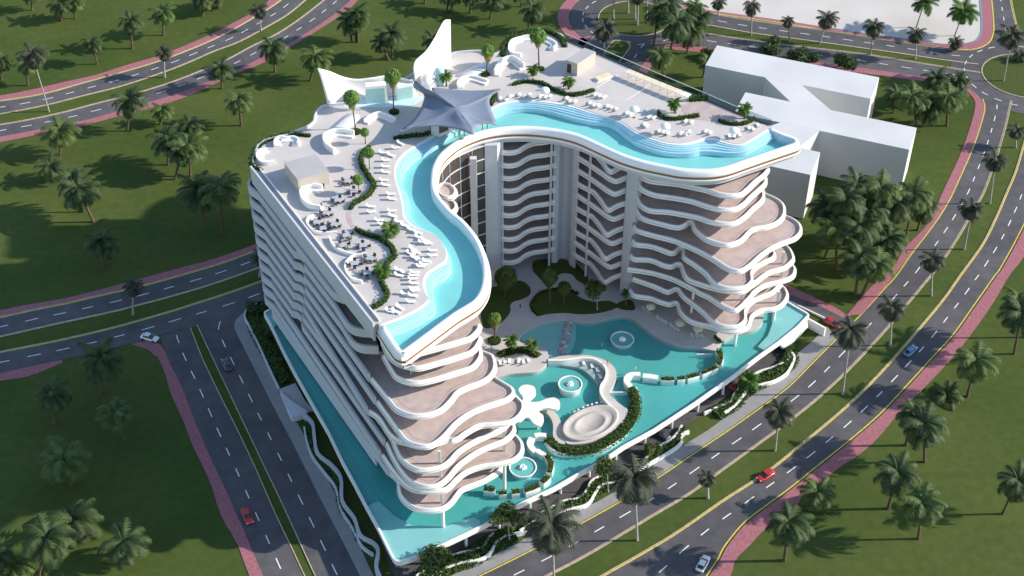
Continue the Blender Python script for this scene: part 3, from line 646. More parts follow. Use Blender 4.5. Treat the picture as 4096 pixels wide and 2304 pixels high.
for p in resample(PEw[3:-6], 22)[1:-1]:
    q = Vector((p.x, p.y, 0))+(cen-Vector((p.x, p.y, 0))).normalized()*2.6
    new('podium_column', *tube([(q.x, q.y, 0), (q.x, q.y, 5.14)], .3, 10), M['bright'], hotel)
# white skirt wall at the right corner
sk = W('zi', [(2036,200),(1900,340),(1780,440),(1690,525)], 6.45)
bt = W('zi', [(2005,385),(1930,470),(1830,575),(1700,632)], 0)
V = []; F = []
A = resample([Vector((p.x, p.y, 4.75)) for p in sk], 12); Bq = resample(bt, 12)
for i in range(12):
    a, b = A[i], Bq[i]; m = a.lerp(b, .5)+Vector((.3, -.5, 0)); V += [a, m, b, b+Vector((-.8, 1.2, 0)), a+Vector((-.8, 1.2, 0))]
for i in range(11):
    for j in range(5): F.append((i*5+j, (i+1)*5+j, (i+1)*5+(j+1) % 5, i*5+(j+1) % 5))
F += [tuple(range(5)), tuple(55+j for j in reversed(range(5)))]
new('skirt_wall', V, F, M['bright'], hotel, True)
new('retaining_wall', *wall(W('zi', [(2036,235),(2262,360)], 2.6), .5, 0, 2.6), M['bright'], hotel)
# shallow ledges
for pl, z in ((N('zl', [(400,255),(490,215),(560,290),(600,330),(530,340),(490,400),(470,390)]), 6.05),
              (N('zb', [(420,740),(540,690),(620,760),(700,840),(870,930),(1190,946),(1350,905),(1500,850),(1560,890),(1560,945),(1200,1115),(850,1262),(750,1290),(700,1268),(545,970)]), 6.0),
              (N('zi', [(1600,60),(1770,25),(2010,165),(2030,190),(1900,335),(1660,520),(1480,640),(1390,590),(1520,450),(1575,300),(1580,170)]), 6.02)):
    new('shallow_ledge', *prism([P(x, y, 6.2) for x, y in pl], 5.4, z), M['ledge'], hotel)
# ================================================================ PLANT MESHES
def frond(base, az, el, L, droop, nl, lw, ll, V, F, rng, hang=.5):
    """one feather frond: curved rib with paired leaflets"""
    d = Vector((math.cos(az)*math.cos(el), math.sin(az)*math.cos(el), math.sin(el)))
    side = Vector((-math.sin(az), math.cos(az), 0)); pts = []
    p = Vector(base); e = el
    for i in range(nl+1):
        pts.append(p.copy()); e = el-droop*(i/nl)**1.3
        p = p+Vector((math.cos(az)*math.cos(e), math.sin(az)*math.cos(e), math.sin(e)))*(L/nl)
    for i in range(nl):
        a, b = pts[i], pts[i+1]; w = .012*L+.02
        k = len(V); V += [a-side*w, a+side*w, b+side*w, b-side*w]; F.append((k, k+1, k+2, k+3))
        if i == 0: continue
        t = i/nl; l = ll*max(0, math.sin(math.pi*min(1, .18+.80*t)))**.7
        for s in (-1, 1):
            for hh in (0, .5):
                o = a.lerp(b, hh); f = (b-a).normalized()
                tip = o+side*s*l*(.85+.2*rng.random())+f*l*.55+Vector((0, 0, -hang*l*(.5+.6*rng.random())))
                k = len(V); V += [o-f*lw, o+f*lw, tip]; F.append((k, k+1, k+2))
def feather_crown(name, m, nf, L, droop, nl, lw, ll, seed, e0=1.25, e1=-.35, hang=.5):
    r = random.Random(seed); V = []; F = []
    for i in range(nf):
        t = (i+.5)/nf; el = e0+(e1-e0)*t**.8+r.uniform(-.12, .12)
        frond((0, 0, 0), i*2.39996+r.uniform(-.2, .2), el, L*r.uniform(.85, 1.1), droop*r.uniform(.8, 1.25), nl, lw, ll, V, F, r, hang)
    me = bpy.data.meshes.new(name); me.from_pydata([tuple(v) for v in V], [], F); me.materials.append(m); return me
def fan_crown(name, m, nf, L, seed, zlo=-.75):
    r = random.Random(seed); V = []; F = []
    for i in range(nf):
        z = 1-(i+.5)/nf*(1-zlo); az = i*2.39996; rr = math.sqrt(max(0, 1-z*z))
        d = Vector((rr*math.cos(az), rr*math.sin(az), z)); c = d*L*r.uniform(.42, .72)
        u = d.orthogonal().normalized(); w = d.cross(u); a0 = r.uniform(0, 6.28); n = 13; R_ = L*r.uniform(.42, .60)
        tilt = d*.25
        for k in range(n):
            t = a0+2*math.pi*k/n*.9+r.uniform(-.08, .08)
            q = (u*math.cos(t)+w*math.sin(t)); s_ = d.cross(q)*R_*.13; ll = R_*r.uniform(.8, 1.3)
            j = len(V); V += [c-d*L*.12, c+q*ll*.55+tilt*R_*.8+s_, c+q*ll-Vector((0, 0, ll*.45)), c+q*ll*.55+tilt*R_*.8-s_]; F.append((j, j+1, j+2, j+3))
    me = bpy.data.meshes.new(name); me.from_pydata([tuple(v) for v in V], [], F); me.materials.append(m); return me
def skirt(name, m, R0, Ltot, n, seed):
    r = random.Random(seed); V = []; F = []
    for i in range(n):
        az = r.uniform(0, 6.28); z0 = -r.random()*Ltot*.45; l = Ltot*r.uniform(.35, .6); a = R0*(1-abs(z0)/Ltot*.7)
        u = Vector((math.cos(az), math.sin(az), 0)); s = Vector((-u.y, u.x, 0))*R0*.16
        k = len(V); V += [u*a*.5+Vector((0, 0, z0)), u*a*.85+s+Vector((0, 0, z0-l*.4)), u*a*.45+Vector((0, 0, z0-l)), u*a*.85-s+Vector((0, 0, z0-l*.4))]; F.append((k, k+1, k+2, k+3))
    me = bpy.data.meshes.new(name); me.from_pydata([tuple(v) for v in V], [], F); me.materials.append(m); return me
def leaf_cloud(name, m, R, seed, n=900, ls=.32, flat=.7, lobes=9):
    r = random.Random(seed); V = []; F = []
    cs = [(Vector((r.uniform(-1, 1), r.uniform(-1, 1), r.uniform(-.6, .8)))*R*.55, R*r.uniform(.35, .55)) for _ in range(lobes)]
    for i in range(n):
        c, q = r.choice(cs); d = Vector((r.gauss(0, 1), r.gauss(0, 1), r.gauss(0, 1))).normalized()
        p = c+d*q*r.uniform(.75, 1.08); p.z *= flat
        u = Vector((r.gauss(0, 1), r.gauss(0, 1), r.gauss(0, .6))).normalized(); w = u.cross(d+Vector((.01, 0, .02))).normalized(); s = ls*r.uniform(.6, 1.4)
        k = len(V); V += [p-u*s, p+w*s*.5, p+u*s, p-w*s*.5]; F.append((k, k+1, k+2, k+3))
    me = bpy.data.meshes.new(name); me.from_pydata([tuple(v) for v in V], [], F); me.materials.append(m); return me
def trunk_mesh(name, m, r0, r1, rings=14, bulge=.0):
    prof = []
    for i in range(rings+1):
        t = i/rings; rr = r0+(r1-r0)*t+(.25*r0*(1-t)**8)
        prof += [(rr*1.06, t-.5/rings*.3), (rr*.94, t)]
    V, F = lathe([(0.001, 0)]+prof+[(0.001, 1)], 9)
    me = bpy.data.meshes.new(name); me.from_pydata([tuple(v) for v in V], [], F); me.materials.append(m)
    me.polygons.foreach_set('use_smooth', [True]*len(me.polygons)); return me
KIND = {
 'lawn': dict(crowns=[feather_crown('crown', M[mm], 26, 1.0, 1.5, 11, .030, .30, s, 1.2, -.55, .6) for s, mm in ((1, 'leafD'), (2, 'leafD'), (3, 'leafG'))], trunk=trunk_mesh('trunk', M['trunk'], .32, .24), skirt=skirt('dead_fronds', M['skirtD'], 1.1, 4.2, 60, 5)),
 'street': dict(crowns=[feather_crown('crown', M['leafM'], 36, 1.0, 1.6, 13, .024, .30, s, 1.3, -.9, .8) for s in (11, 12)], trunk=trunk_mesh('trunk', M['trunkL'], .26, .17), skirt=None),
 'fan': dict(crowns=[fan_crown('crown', M['leafR'], 46, 1.0, s) for s in (21, 22)], trunk=trunk_mesh('trunk', M['trunk'], .17, .13), skirt=skirt('dead_fronds', M['skirtR'], 1.05, 2.9, 110, 8)),
 'small': dict(crowns=[fan_crown('crown', M['leafR'], 60, 1.0, s, -.95) for s in (23, 24)], trunk=trunk_mesh('trunk', M['trunk'], .10, .07), skirt=None),
 'feather': dict(crowns=[feather_crown('crown', M['leafT'], 28, 1.0, 1.3, 11, .035, .30, s, 1.25, -.45, .4) for s in (31, 32)], trunk=trunk_mesh('trunk', M['trunk'], .20, .16), skirt=None),
 'court': dict(crowns=[fan_crown('crown', M['leafG'], 60, 1.0, s, -.6) for s in (41, 42)], trunk=trunk_mesh('trunk', M['trunk'], .18, .12), skirt=None),
 'tree': dict(crowns=[leaf_cloud('crown', M['leafG'], 1.0, s, 1500, .10, .75, 12) for s in (51, 52)], trunk=trunk_mesh('trunk', M['trunkL'], .14, .08), skirt=None),
 'bush': dict(crowns=[leaf_cloud('crown', M['leafD'], 1.0, s, 1500, .10, .8, 10) for s in (61, 62)], trunk=trunk_mesh('trunk', M['trunk'], .14, .1), skirt=None),
}
def top_from(b, bx, by, cx, cy):
    """height and sideways lean so that a plant based at b reaches the crown point"""
    z0 = b.y*CS-(b.z-CH)*SN; y0 = -(b.z-CH)*CS-b.y*SN   # camera depth and downward offset
    v = (cy-1152)/FPX; h = (y0-v*z0)/(CS-v*SN)
    zc = z0-h*SN; x = (cx-2048)/FPX*zc
    return max(.5, h), x-b.x
NT = [0]
def plant(kind, bx, by, cx, cy, R, label, cat, group, z=0.0, name='palm_tree', crown=None):
    k = KIND[kind]; b = P(bx, by, z); h, lean = top_from(b, bx, by, cx, cy); lean = max(-.35*h, min(.35*h, lean))
    NT[0] += 1; r = random.Random(NT[0]*17)
    t = thing(name, label, cat, b, 0, group)
    d = Vector((lean, 0, h)); tr = bpy.data.objects.new('trunk', k['trunk']); COL.objects.link(tr); tr.parent = t
    tr.rotation_mode = 'QUATERNION'; tr.rotation_quaternion = Vector((0, 0, 1)).rotation_difference(d); s = r.uniform(.85, 1.15); tr.scale = (s, s, d.length)
    c = bpy.data.objects.new('crown', crown or k['crowns'][NT[0] % len(k['crowns'])]); COL.objects.link(c); c.parent = t
    c.location = d; c.rotation_euler = (r.uniform(-.12, .12), r.uniform(-.12, .12), r.uniform(0, 6.28)); c.scale = (R, R, R*r.uniform(.85, 1.05))
    if k['skirt'] and h > 3.2:
        q = bpy.data.objects.new('dead_fronds', k['skirt']); COL.objects.link(q); q.parent = t; q.location = d; q.rotation_euler = (0, 0, r.uniform(0, 6.28))
        f = min(1, h/7)*1.0 if kind == 'lawn' else 1.25; q.scale = (f, f, f)
    return t
def area(kind, reg, items, desc, cat, group, z=0.0, name='palm_tree', where='', key=0, side='left'):
    """items: (bx,by,cx,cy,R[,extra words]) in region pixels; labels give the order across the area"""
    items = sorted(items, key=lambda i: i[key]); n = len(items)
    for i, it in enumerate(items):
        (bx, by), (cx, cy) = N(reg, [(it[0], it[1]), (it[2], it[3])])
        lab = desc+(' '+it[5] if len(it) > 5 else '')+', '+ordinal(i, n, side) if n > 1 else desc
        if len(lab.split()) > 16: lab = desc+', '+ordinal(i, n, side)
        plant(kind, bx, by, cx, cy, it[4], lab, cat, group, z, name)
LG = 'palms growing on the open lawns'
area('lawn', 'tl', [(300,95,285,-60,4.2),(575,200,560,20,5),(705,175,685,20,4.2),(1235,455,1215,190,4.8),(1528,330,1520,110,5),(1895,150,1880,-20,4.2),(2000,70,1990,-60,4),(910,600,860,400,4),(10,755,10,560,4),(262,800,240,590,4)], 'dark feather palm on the lawn above the upper left road', 'palm', LG, where='of its lawn')
area('lawn', 'tl', [(1190,1225,1215,930,6,'overhanging the kerb'),(560,1449,560,1210,6.5,'with a bushy crown'),(2255,1175,2230,935,5),(2075,830,2060,640,5,'beside the pink pavement')], 'dark feather palm below the upper left road', 'palm', LG, where='of that strip')
area('lawn', 'm3', [(830,690,820,450,6.2),(1030,790,1010,520,6.5),(890,820,960,560,5),(1080,420,900,330,4.5),(1175,1265,1090,900,6.5,'with a leaning trunk'),(1325,1310,1280,880,7),(165,1200,30,900,6.5),(75,1110,-20,820,5.5),(760,330,780,200,4)], 'broad dark palm on the lawn left of the hotel', 'palm', LG, where='of that clump')
area('lawn', 'ml', [(975,1100,940,850,5.5),(450,290,470,150,5)], 'lone dark palm on the shaded lawn over the middle road', 'palm', LG, where='of two')
area('lawn', 'a8', [(210,110,205,-40,4),(45,210,30,20,4)], 'small dark palm at the top edge beside the upper road', 'palm', LG, where='of two')
area('lawn', 'a8', [(1105,1060,1060,690,5.6),(1620,1190,1700,830,6,'half hidden by the white fin'),(2230,620,2200,300,5.2),(2325,620,2290,200,5.2)], 'dark feather palm between the upper road and the roof fins', 'palm', LG, where='of that strip')
area('lawn', 'm2', [(440,605,420,340,5.6),(400,620,300,430,4),(60,435,50,200,5),(1000,120,1010,-60,4.2),(1040,122,1075,-50,4),(1238,135,1245,-50,4.2),(1443,195,1470,0,4.5),(770,35,770,-110,4),(1765,70,1750,-90,4.2),(1830,315,1880,90,5),(850,560,860,400,4.5)], 'dark palm on the lawn behind the tall white fin', 'palm', LG, where='of that lawn')
area('lawn', 'bl', [(535,490,530,300,6.2),(285,650,270,490,5),(655,735,600,590,4.6),(375,975,330,830,6.2),(200,1470,290,1250,6,'with lighter fronds'),(395,1230,390,1160,6.2),(690,1385,650,1270,5.6,'with bright green fronds'),(-60,1480,-40,1340,5),(60,1475,60,1390,5)], 'feather palm on the big lower left lawn', 'palm', LG, where='of that lawn')
area('lawn', 'zr', [(1335,1150,1410,990,4.8,'standing alone with a leaning trunk'),(785,1125,830,950,5.4),(930,1270,950,1095,5.4),(285,1375,310,1190,5.6),(420,1130,445,1045,4.6),(960,900,960,720,6,),(1165,585,1210,410,6),(1070,590,1030,580,4.8),(1390,380,1430,180,5.8),(870,820,905,660,4.2),(1440,300,1400,120,5)], 'green feather palm on the lawn right of the ring road', 'palm', LG, where='of that lawn')
area('lawn', 'r2', [(445,990,450,760,6.2),(430,1060,560,720,5.6),(610,1275,640,1060,6),(645,1280,730,1090,6),(500,1130,500,880,6),(700,1150,610,880,6.4),(790,1130,800,950,6.2),(820,1000,850,740,6),(900,960,950,690,6),(720,980,760,650,6.2),(600,960,620,640,6),(660,1060,690,790,6.2),(970,900,1010,760,5)], 'dark palm in the dense grove beside the white building', 'palm', 'palms in the dense grove', where='of that grove')
area('lawn', 'r2', [(965,300,940,120,6.2),(1000,300,1050,190,5.5),(1140,295,1150,120,6),(1090,160,1080,20,5),(1190,150,1210,30,5),(830,220,850,110,5)], 'dark palm in the grove behind the white building', 'palm', 'palms behind the white building', where='of that grove')
area('lawn', 't4', [(620,430,600,300,5,),(640,330,690,120,6.5),(745,290,760,150,6.5),(810,250,820,90,5),(560,260,590,60,5.5),(830,420,850,330,3.6),(700,240,640,20,5.5),(720,200,790,40,4.6)], 'large dark palm between the roundabout and white building', 'palm', 'palms by the left roundabout', where='of that grove')
area('street', 'tl', [(460,1045,300,510,5.2,'with a tall pale leaning trunk'),(1540,725,1530,490,3.2,),(2442,290,2420,90,3.8)], 'thin grey-green palm in the upper left median', 'palm', 'palms in the road medians', where='of its row')
area('street', 'ml', [(1245,1540,1240,1275,3.2),(2427,1185,2440,1000,3.0)], 'thin dusty palm in the middle road median', 'palm', 'palms in the road medians', where='of its row')
area('street', 't4', [(1093,190,1098,35,3.4),(1303,230,1293,112,2.7),(1465,235,1508,100,4.2),(1740,298,1765,145,3.9),(1985,320,1992,185,3.6),(2195,275,2205,228,3.0),(915,85,915,15,3.2)], 'slim dark palm in the median by the sand lot', 'palm', 'palms along the sand lot median', where='of its row')
area('feather', 't4', [(1990,150,2035,10,5.0),(2198,195,2250,60,5.6)], 'tall bright palm standing on the pale sand lot', 'palm', 'palms on the sand lot', where='of two')
area('street', 't4', [(345,103,345,-80,4.5),(425,72,425,-90,4.2),(463,106,463,-60,4.2),(475,136,480,-30,4),(525,125,530,-70,4)], 'bare-trunked palm on the left roundabout island', 'palm', 'palms on the left roundabout', where='of that island')
area('street', 't4', [(2465,440,2510,190,5.5,'with a dense dark crown'),(2555,330,2560,300,3)], 'thin palm on the right roundabout island', 'palm', 'palms on the right roundabout', where='of two')
area('street', 't4', [(290,330,300,150,5)], 'dark ragged palm between the left roundabout and the hotel', 'palm', 'palms in the road medians')
area('street', 'r2', [(1240,1010,1290,770,4.0),(1050,1280,1060,1070,3.8),(1390,745,1425,490,4.2),(1540,420,1545,320,3.2)], 'thin dusty palm in the ring road median far right', 'palm', 'palms in the road medians', where='of its row')
area('street', 'zr', [(795,340,805,160,3.9),(565,572,605,270,4.9,'tallest'),(240,845,262,660,4.1)], 'thin dusty palm in the ring road median near the red car', 'palm', 'palms in the road medians', where='of its row')
area('street', 'b4', [(1880,915,1860,420,6.2),(1225,1330,1205,800,6.6),(2440,580,2440,420,2.4)], 'large ragged dusty palm leaning over the lower ring road', 'palm', 'palms in the road medians', where='of its row')
# trees between driveway and ring road
area('tree', 'b4', [(870,930,850,740,3.4),(320,1240,310,1080,4.2),(1650,530,1640,340,2.8),(2010,250,2010,200,2.2)], 'leafy green tree between driveway and sidewalk', 'tree', 'trees along the driveway', name='leafy_tree', where='along the kerb')
area('feather', 'zi', [(1270,1140,1265,1040,3.0),(1790,660,1790,620,1.7)], 'bright feather palm in the driveway planting', 'palm', 'palms in the driveway planting', where='of two')
area('bush', 'w', [(700,210,700,165,4.5),(900,260,900,215,4.0),(985,255,960,235,2.8),(1230,330,1225,260,4.2),(250,240,245,205,3.2)], 'dark shrub along the back of the white building', 'shrub', 'shrubs behind the white building', name='shrub', where='of the row')
# roof garden
area('fan', 'z2', [(560,1175,515,850,2.22),(943,975,930,640,2.22),(1877,600,1890,380,1.92),(2405,540,2395,230,2.4)], 'tall fan palm with round green head on the roof deck', 'palm', 'fan palms on the roof deck', z=ZRF, where='of four')
area('small', 'z1', [(1162,190,1155,70,1.15),(1203,445,1195,280,1.4),(1100,690,1085,545,1.35)], 'small round-headed tree in the roof hedge', 'tree', 'round trees in the roof hedge', z=ZRF, name='small_tree', where='of three')
area('feather', 'z2', [(1475,740,1465,640,1.9,'beside the tall white fin'),(2345,640,2350,570,1.9,'under the tall fan palm')], 'low feather palm', 'palm', 'feather palms on the roof deck', z=ZRF, where='of two by the fins')
area('feather', 'z3', [(820,770,815,690,2.0,'behind the central hedge'),(1890,1010,1885,910,2.0)], 'feather palm in the right hand roof garden', 'palm', 'feather palms on the roof deck', z=ZRF, where='of two')
area('feather', 'z4', [(1455,690,1455,590,2.0)], 'feather palm at the far right end of the roof deck', 'palm', 'feather palms on the roof deck', z=ZRF)
area('feather', 'za', [(1420,600,1415,540,2.3),(1340,1010,1330,950,2.3)], 'feather palm growing out of the left roof hedge', 'palm', 'feather palms on the roof deck', z=ZRF, where='of two')
# courtyard
area('court', 'z7', [(300,470,310,270,3.1,'in a round planter'),(755,540,750,260,2.3),(892,540,898,375,1.9)], 'round-crowned tree in the shaded courtyard', 'tree', 'courtyard trees', z=6.6, name='courtyard_tree', where='of three')
area('tree', 'z7', [(1232,600,1220,400,3.2)], 'spreading leafy tree on the courtyard lawn', 'tree', 'courtyard trees', z=6.6, name='leafy_tree')
area('fan', 'z7', [(198,900,200,690,1.8)], 'fan palm rising from a round green bed beside the pool', 'palm', 'courtyard palms', z=6.6)
area('feather', 'z7', [(370,1020,365,910,2.1),(570,1040,575,950,1.9)], 'feather palm in the bed behind the island loungers', 'palm', 'courtyard palms', z=6.6, where='of two')
area('feather', 'z7', [(1520,560,1515,430,1.4)], 'narrow palm against the right courtyard wall', 'palm', 'courtyard palms', z=6.6)
area('bush', 'zl', [(450,490,450,470,1.9),(540,740,540,720,2.0),(330,240,330,210,3.0)], 'dark bush in the bed left of the podium pool', 'shrub', 'bushes left of the podium', name='shrub', where='of three')
# ================================================================ HEDGES
def hedge(path, w, h, z, label, group, cls='hedge', dens=26, ls=.2, wfun=None, part='leaves', bare=False):
    path = [Vector((p.x, p.y, 0)) for p in path]; L = plen(path); n = max(6, int(L*2)); pp = resample(path, n); nn = normals(pp); r = random.Random(int(L*991))
    ws = [(wfun(i/(n-1)) if wfun else w*(.55+.45*max(0,math.sin(math.pi*i/(n-1)))**.4)) for i in range(n)]
    V = []; F = []
    for p, q, ww in zip(pp, nn, ws):
        hh = h*r.uniform(.75, 1.0)
        for o_, z_ in ((-.5, 0), (-.46, .7), (-.2, 1), (.2, 1), (.46, .7), (.5, 0)): V.append((p.x+q.x*o_*ww*.8, p.y+q.y*o_*ww*.8, z+hh*z_*.8))
    for i in range(n-1):
        for j in range(5): F.append((i*6+j, (i+1)*6+j, (i+1)*6+j+1, i*6+j+1))
    F += [tuple(range(6)), tuple((n-1)*6+j for j in reversed(range(6)))]
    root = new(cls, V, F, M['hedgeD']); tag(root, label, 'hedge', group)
    V = []; F = []
    for _ in range(int(L*w*dens)):
        i = r.randrange(n-1); t = r.random(); p = pp[i].lerp(pp[i+1], t); q = nn[i]; ww = ws[i]
        o_ = r.uniform(-.55, .55); zz = h*(1-(abs(o_)/.55)**3)*r.uniform(.55, 1.12)
        c = Vector((p.x+q.x*o_*ww, p.y+q.y*o_*ww, z+zz)); u = Vector((r.gauss(0, 1), r.gauss(0, 1), r.gauss(0, .5))).normalized(); v = u.cross(Vector((r.gauss(0, .5), r.gauss(0, .5), 1))).normalized(); s = ls*r.uniform(.6, 1.5)
        k = len(V); V += [c-u*s, c+v*s*.6, c+u*s, c-v*s*.6]; F.append((k, k+1, k+2, k+3))
    new('leaves', V, F, M['hedge'], root)
    return root
def hd(reg, pts, w, h, z, label, group, **k): return hedge(cr(W(reg, pts, z), 4), w, h, z, label, group, **k)
RG = 'hedges of the roof garden'
hd('z1', [(1210,230),(1130,300),(1120,390),(1160,470),(1220,560),(1250,600),(1230,660),(1170,730),(1060,790),(1005,855)], 1.25, 1.0, ZRF, 'snaking green hedge between loungers and round trees on the left deck', RG)
hd('za', [(1060,550),(1150,600),(1280,640),(1380,690),(1440,760),(1450,830),(1400,870),(1350,960),(1320,1050),(1345,1130),(1380,1200),(1350,1270),(1290,1320),(1220,1350)], 1.3, 1.0, ZRF, 'long snaking hedge with two feather palms along the left deck', RG)
hd('z1', [(610,130),(480,110),(350,120),(220,150),(120,200),(60,260),(25,330),(20,400),(60,440),(120,475)], 1.6, 1.1, ZRF-.3, 'hedge wrapping the far left corner of the roof', RG)
hd('z3', [(160,455),(150,380),(200,300),(290,240),(400,205),(540,195),(660,225),(740,280),(780,360)], 1.9, 1.2, ZRF-.2, 'hedge arching round the top corner seat of the roof', RG)
hd('z3', [(250,735),(330,710),(450,705),(560,725),(640,775),(740,815),(850,835),(950,825),(1075,785)], 1.3, .9, ZRF, 'curved hedge behind the sunbeds in the middle of the right deck', RG)
hd('z3', [(1715,1010),(1760,1060),(1850,1080),(1950,1070),(2030,1060),(2125,1045)], 1.2, .9, ZRF, 'crescent hedge under a palm on the right deck', RG)
hd('z4', [(1190,715),(1280,745),(1380,755),(1470,740),(1555,700)], 1.1, .9, ZRF, 'crescent hedge at the far right end of the roof', RG)
hd('z3', [(2030,890),(2090,880),(2160,875),(2215,870)], 1.8, 1.2, ZRF, 'square clipped bush at the back edge by the white building', RG)
hd('z3', [(35,940),(55,880),(90,830)], 1.4, 1.3, ZRF, 'short bush beside the grey canopy tip', RG)
hd('z2', [(940,1275),(1030,1260),(1130,1245),(1230,1240),(1310,1215)], 1.3, .8, ZRF, 'low hedge in front of the bar under the grey canopy', RG)
def round_bed(reg, x, y, r, label, z=ZRF, name='planting_bed', h=.55):
    c = W1(reg, x, y, z); d = disc(c, r*1.0, n=14)
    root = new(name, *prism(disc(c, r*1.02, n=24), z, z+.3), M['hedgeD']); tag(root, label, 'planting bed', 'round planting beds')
    rr = random.Random(int(x)); V = []; F = []
    for _ in range(int(r*r*110)):
        a = rr.uniform(0, 6.28); q = r*math.sqrt(rr.random()); p = Vector((c.x+q*math.cos(a), c.y+q*math.sin(a), z+.25+h*(1-(q/r)**2)*rr.random()))
        u = Vector((rr.gauss(0, 1), rr.gauss(0, 1), .3)).normalized(); v = u.cross(Vector((0, 0, 1))); s = .17; k = len(V); V += [p-u*s, p+v*s*.6, p+u*s, p-v*s*.6]; F.append((k, k+1, k+2, k+3))
    new('leaves', V, F, M['hedge'], root)
round_bed('z2', 560, 1205, 1.25, 'round green bed at the foot of the leftmost fan palm'); round_bed('z2', 948, 1005, 1.15, 'round green bed under the fan palm by the fin pool')
round_bed('z2', 1865, 628, 1.05, 'round green bed under the fan palm by the ramp'); round_bed('z2', 2420, 570, .95, 'round green bed under the tallest fan palm')
round_bed('z7', 195, 915, 1.5, 'round brown-green bed with a fan palm beside the courtyard pool', 6.6)
# ================================================================ COURTYARD
def island(name, pxs, z0, z1, m, label=None, cat=None, group=None, par=None, n=4, ref=None):
    pts = cr([P(x, y, ref or z1) for x, y in pxs], n, True)
    o = new(name, *prism(pts, z0, z1), M[m], par)
    if label: tag(o, label, cat, group)
    return o, pts
ZD = 6.55
dk = [P(x, y, ZD) for x, y in N('z7', [(40,1200),(130,1290),(230,1278),(350,1247),(500,1236),(620,1222),(700,1170),(737,1110),(740,1060),(720,1010),(680,975),(560,945),(470,930),(450,890),(500,830),(600,770),(700,730),(850,707),(1000,722),(1130,730),(1250,712),(1380,680),(1480,662),(1560,680),(1650,740),(1750,820),(1850,885),(2000,945),(2100,970),(2250,982),(2400,1010)])+N('zi', [(860,640),(890,585),(950,530),(1050,470),(1150,430),(1300,400),(1400,350),(1450,280),(1470,180)])]
dk = cr(dk, 3)+[Vector((55,262,0)), Vector((45,270,0)), Vector((13,300,0)), Vector((-12,285,0)), Vector((-25,255,0)), Vector((-18,225,0)), Vector((-12,210,0))]
struct(new('courtyard_paving', *prism(dk, 5.3, ZD), M['deck2']))
lg = 'lawns of the courtyard'
def lawn(pts, z=ZD): struct(new('courtyard_lawn', *prism(cr(W('z7', pts, z), 4, True), z-.1, z+.08), M['lawn']))
lawn([(60,420),(200,370),(330,330),(450,310),(530,350),(562,410),(540,460),(460,500),(390,520),(355,560),(355,620),(300,700),(200,770),(90,780),(60,640)])
lawn([(590,590),(600,500),(680,440),(780,410),(880,405),(980,430),(1080,490),(1200,520),(1350,515),(1440,570),(1300,625),(1100,648),(900,635),(740,645),(630,660)])
lawn([(580,200),(600,110),(830,90),(1000,130),(1130,260),(1120,340),(1030,310),(980,250),(900,235),(830,260),(800,330),(740,380),(680,320),(600,230)])
lawn([(1450,590),(1580,608),(1612,575),(1560,500),(1430,540)])
hd('z7', [(640,665),(575,600),(575,530),(630,460),(720,415),(850,400),(960,415),(1040,450)], .8, .7, ZD, 'low dark hedge round the left end of the courtyard lawn', 'courtyard hedges')
hd('z7', [(230,1065),(330,1030),(430,1010),(540,1020),(640,1075)], 2.4, .7, ZD, 'planting bed behind the island loungers', 'courtyard hedges')
hd('z7', [(2410,870),(2450,910),(2465,940)], 1.0, .6, ZD, 'small curved bed under the right wing', 'courtyard hedges')
# shallow pool shelf with rocks
struct(new('pool_shelf', *prism(cr(W('z7', [(450,890),(500,830),(600,770),(700,730),(850,707),(1000,724),(1018,830),(1000,930),(950,1020),(880,1058),(740,1062),(720,1010),(680,975),(560,945)], 6.2), 3, True), 5.4, 6.02), M['ledge']))
r = random.Random(5)
rk = [(950,735),(935,770),(925,805),(930,840),(905,875),(925,905),(885,940),(900,975),(865,1005),(880,1030)]
for i, (x, y) in enumerate(rk):
    b = bmesh.new(); bmesh.ops.create_icosphere(b, subdivisions=2, radius=1)
    for v in b.verts: v.co = Vector((v.co.x*r.uniform(.8, 1.15)*1.0, v.co.y*r.uniform(.8, 1.1)*.7, v.co.z*r.uniform(.7, 1.2)*.5))
    me = bpy.data.meshes.new('rock'); b.to_mesh(me); b.free(); me.materials.append(M['rock']); o = bpy.data.objects.new('rock', me); COL.objects.link(o); o.location = W1('z7', x, y, 6.2); o.rotation_euler = (0, 0, r.uniform(0, 6))
    tag(o, 'pale grey rock in the line crossing the shallow pool, '+ordinal(i, len(rk), 'farthest'), 'rock', 'rocks across the shallow pool')
# fountains
def fountain(reg, x, y, rad, h, label):
    c = W1(reg, x, y, 6.3); t = thing('fountain', label, 'fountain', (c.x, c.y, 5.4), 0, 'round fountain basins')
    V, F = lathe([(rad*.86, 0), (rad*.9, .9), (rad, .9+h), (rad, 1.0+h), (rad-.28, 1.0+h), (rad-.32, .85+h), (rad-.5, .4), (0.01, .4)], 40); new('basin', V, F, M['bright'], t, True)
    new('basin_water', *sheet(disc((0, 0), rad-.34, n=36), .8+h), M['podt'], t)
    b = bmesh.new(); bmesh.ops.create_icosphere(b, subdivisions=3, radius=1); rr = random.Random(int(x))
    for v in b.verts: v.co = Vector((v.co.x*.85*rr.uniform(.8, 1.1), v.co.y*.85*rr.uniform(.8, 1.1), max(0, v.co.z)*.7*rr.uniform(.6, 1.3)+.8+h))
    me = bpy.data.meshes.new('water_jet'); b.to_mesh(me); b.free(); me.materials.append(M['foam']); o = bpy.data.objects.new('water_jet', me); COL.objects.link(o); o.parent = t
fountain('z7', 1482, 902, 2.75, .15, 'round basin with a bubbling jet in the shaded main pool')
fountain('z8', 955, 375, 2.7, 1.0, 'tall round basin with a jet in the sunlit left pool')
fountain('z8', 480, 1190, 2.9, .3, 'round basin with a jet near the left wing tip')
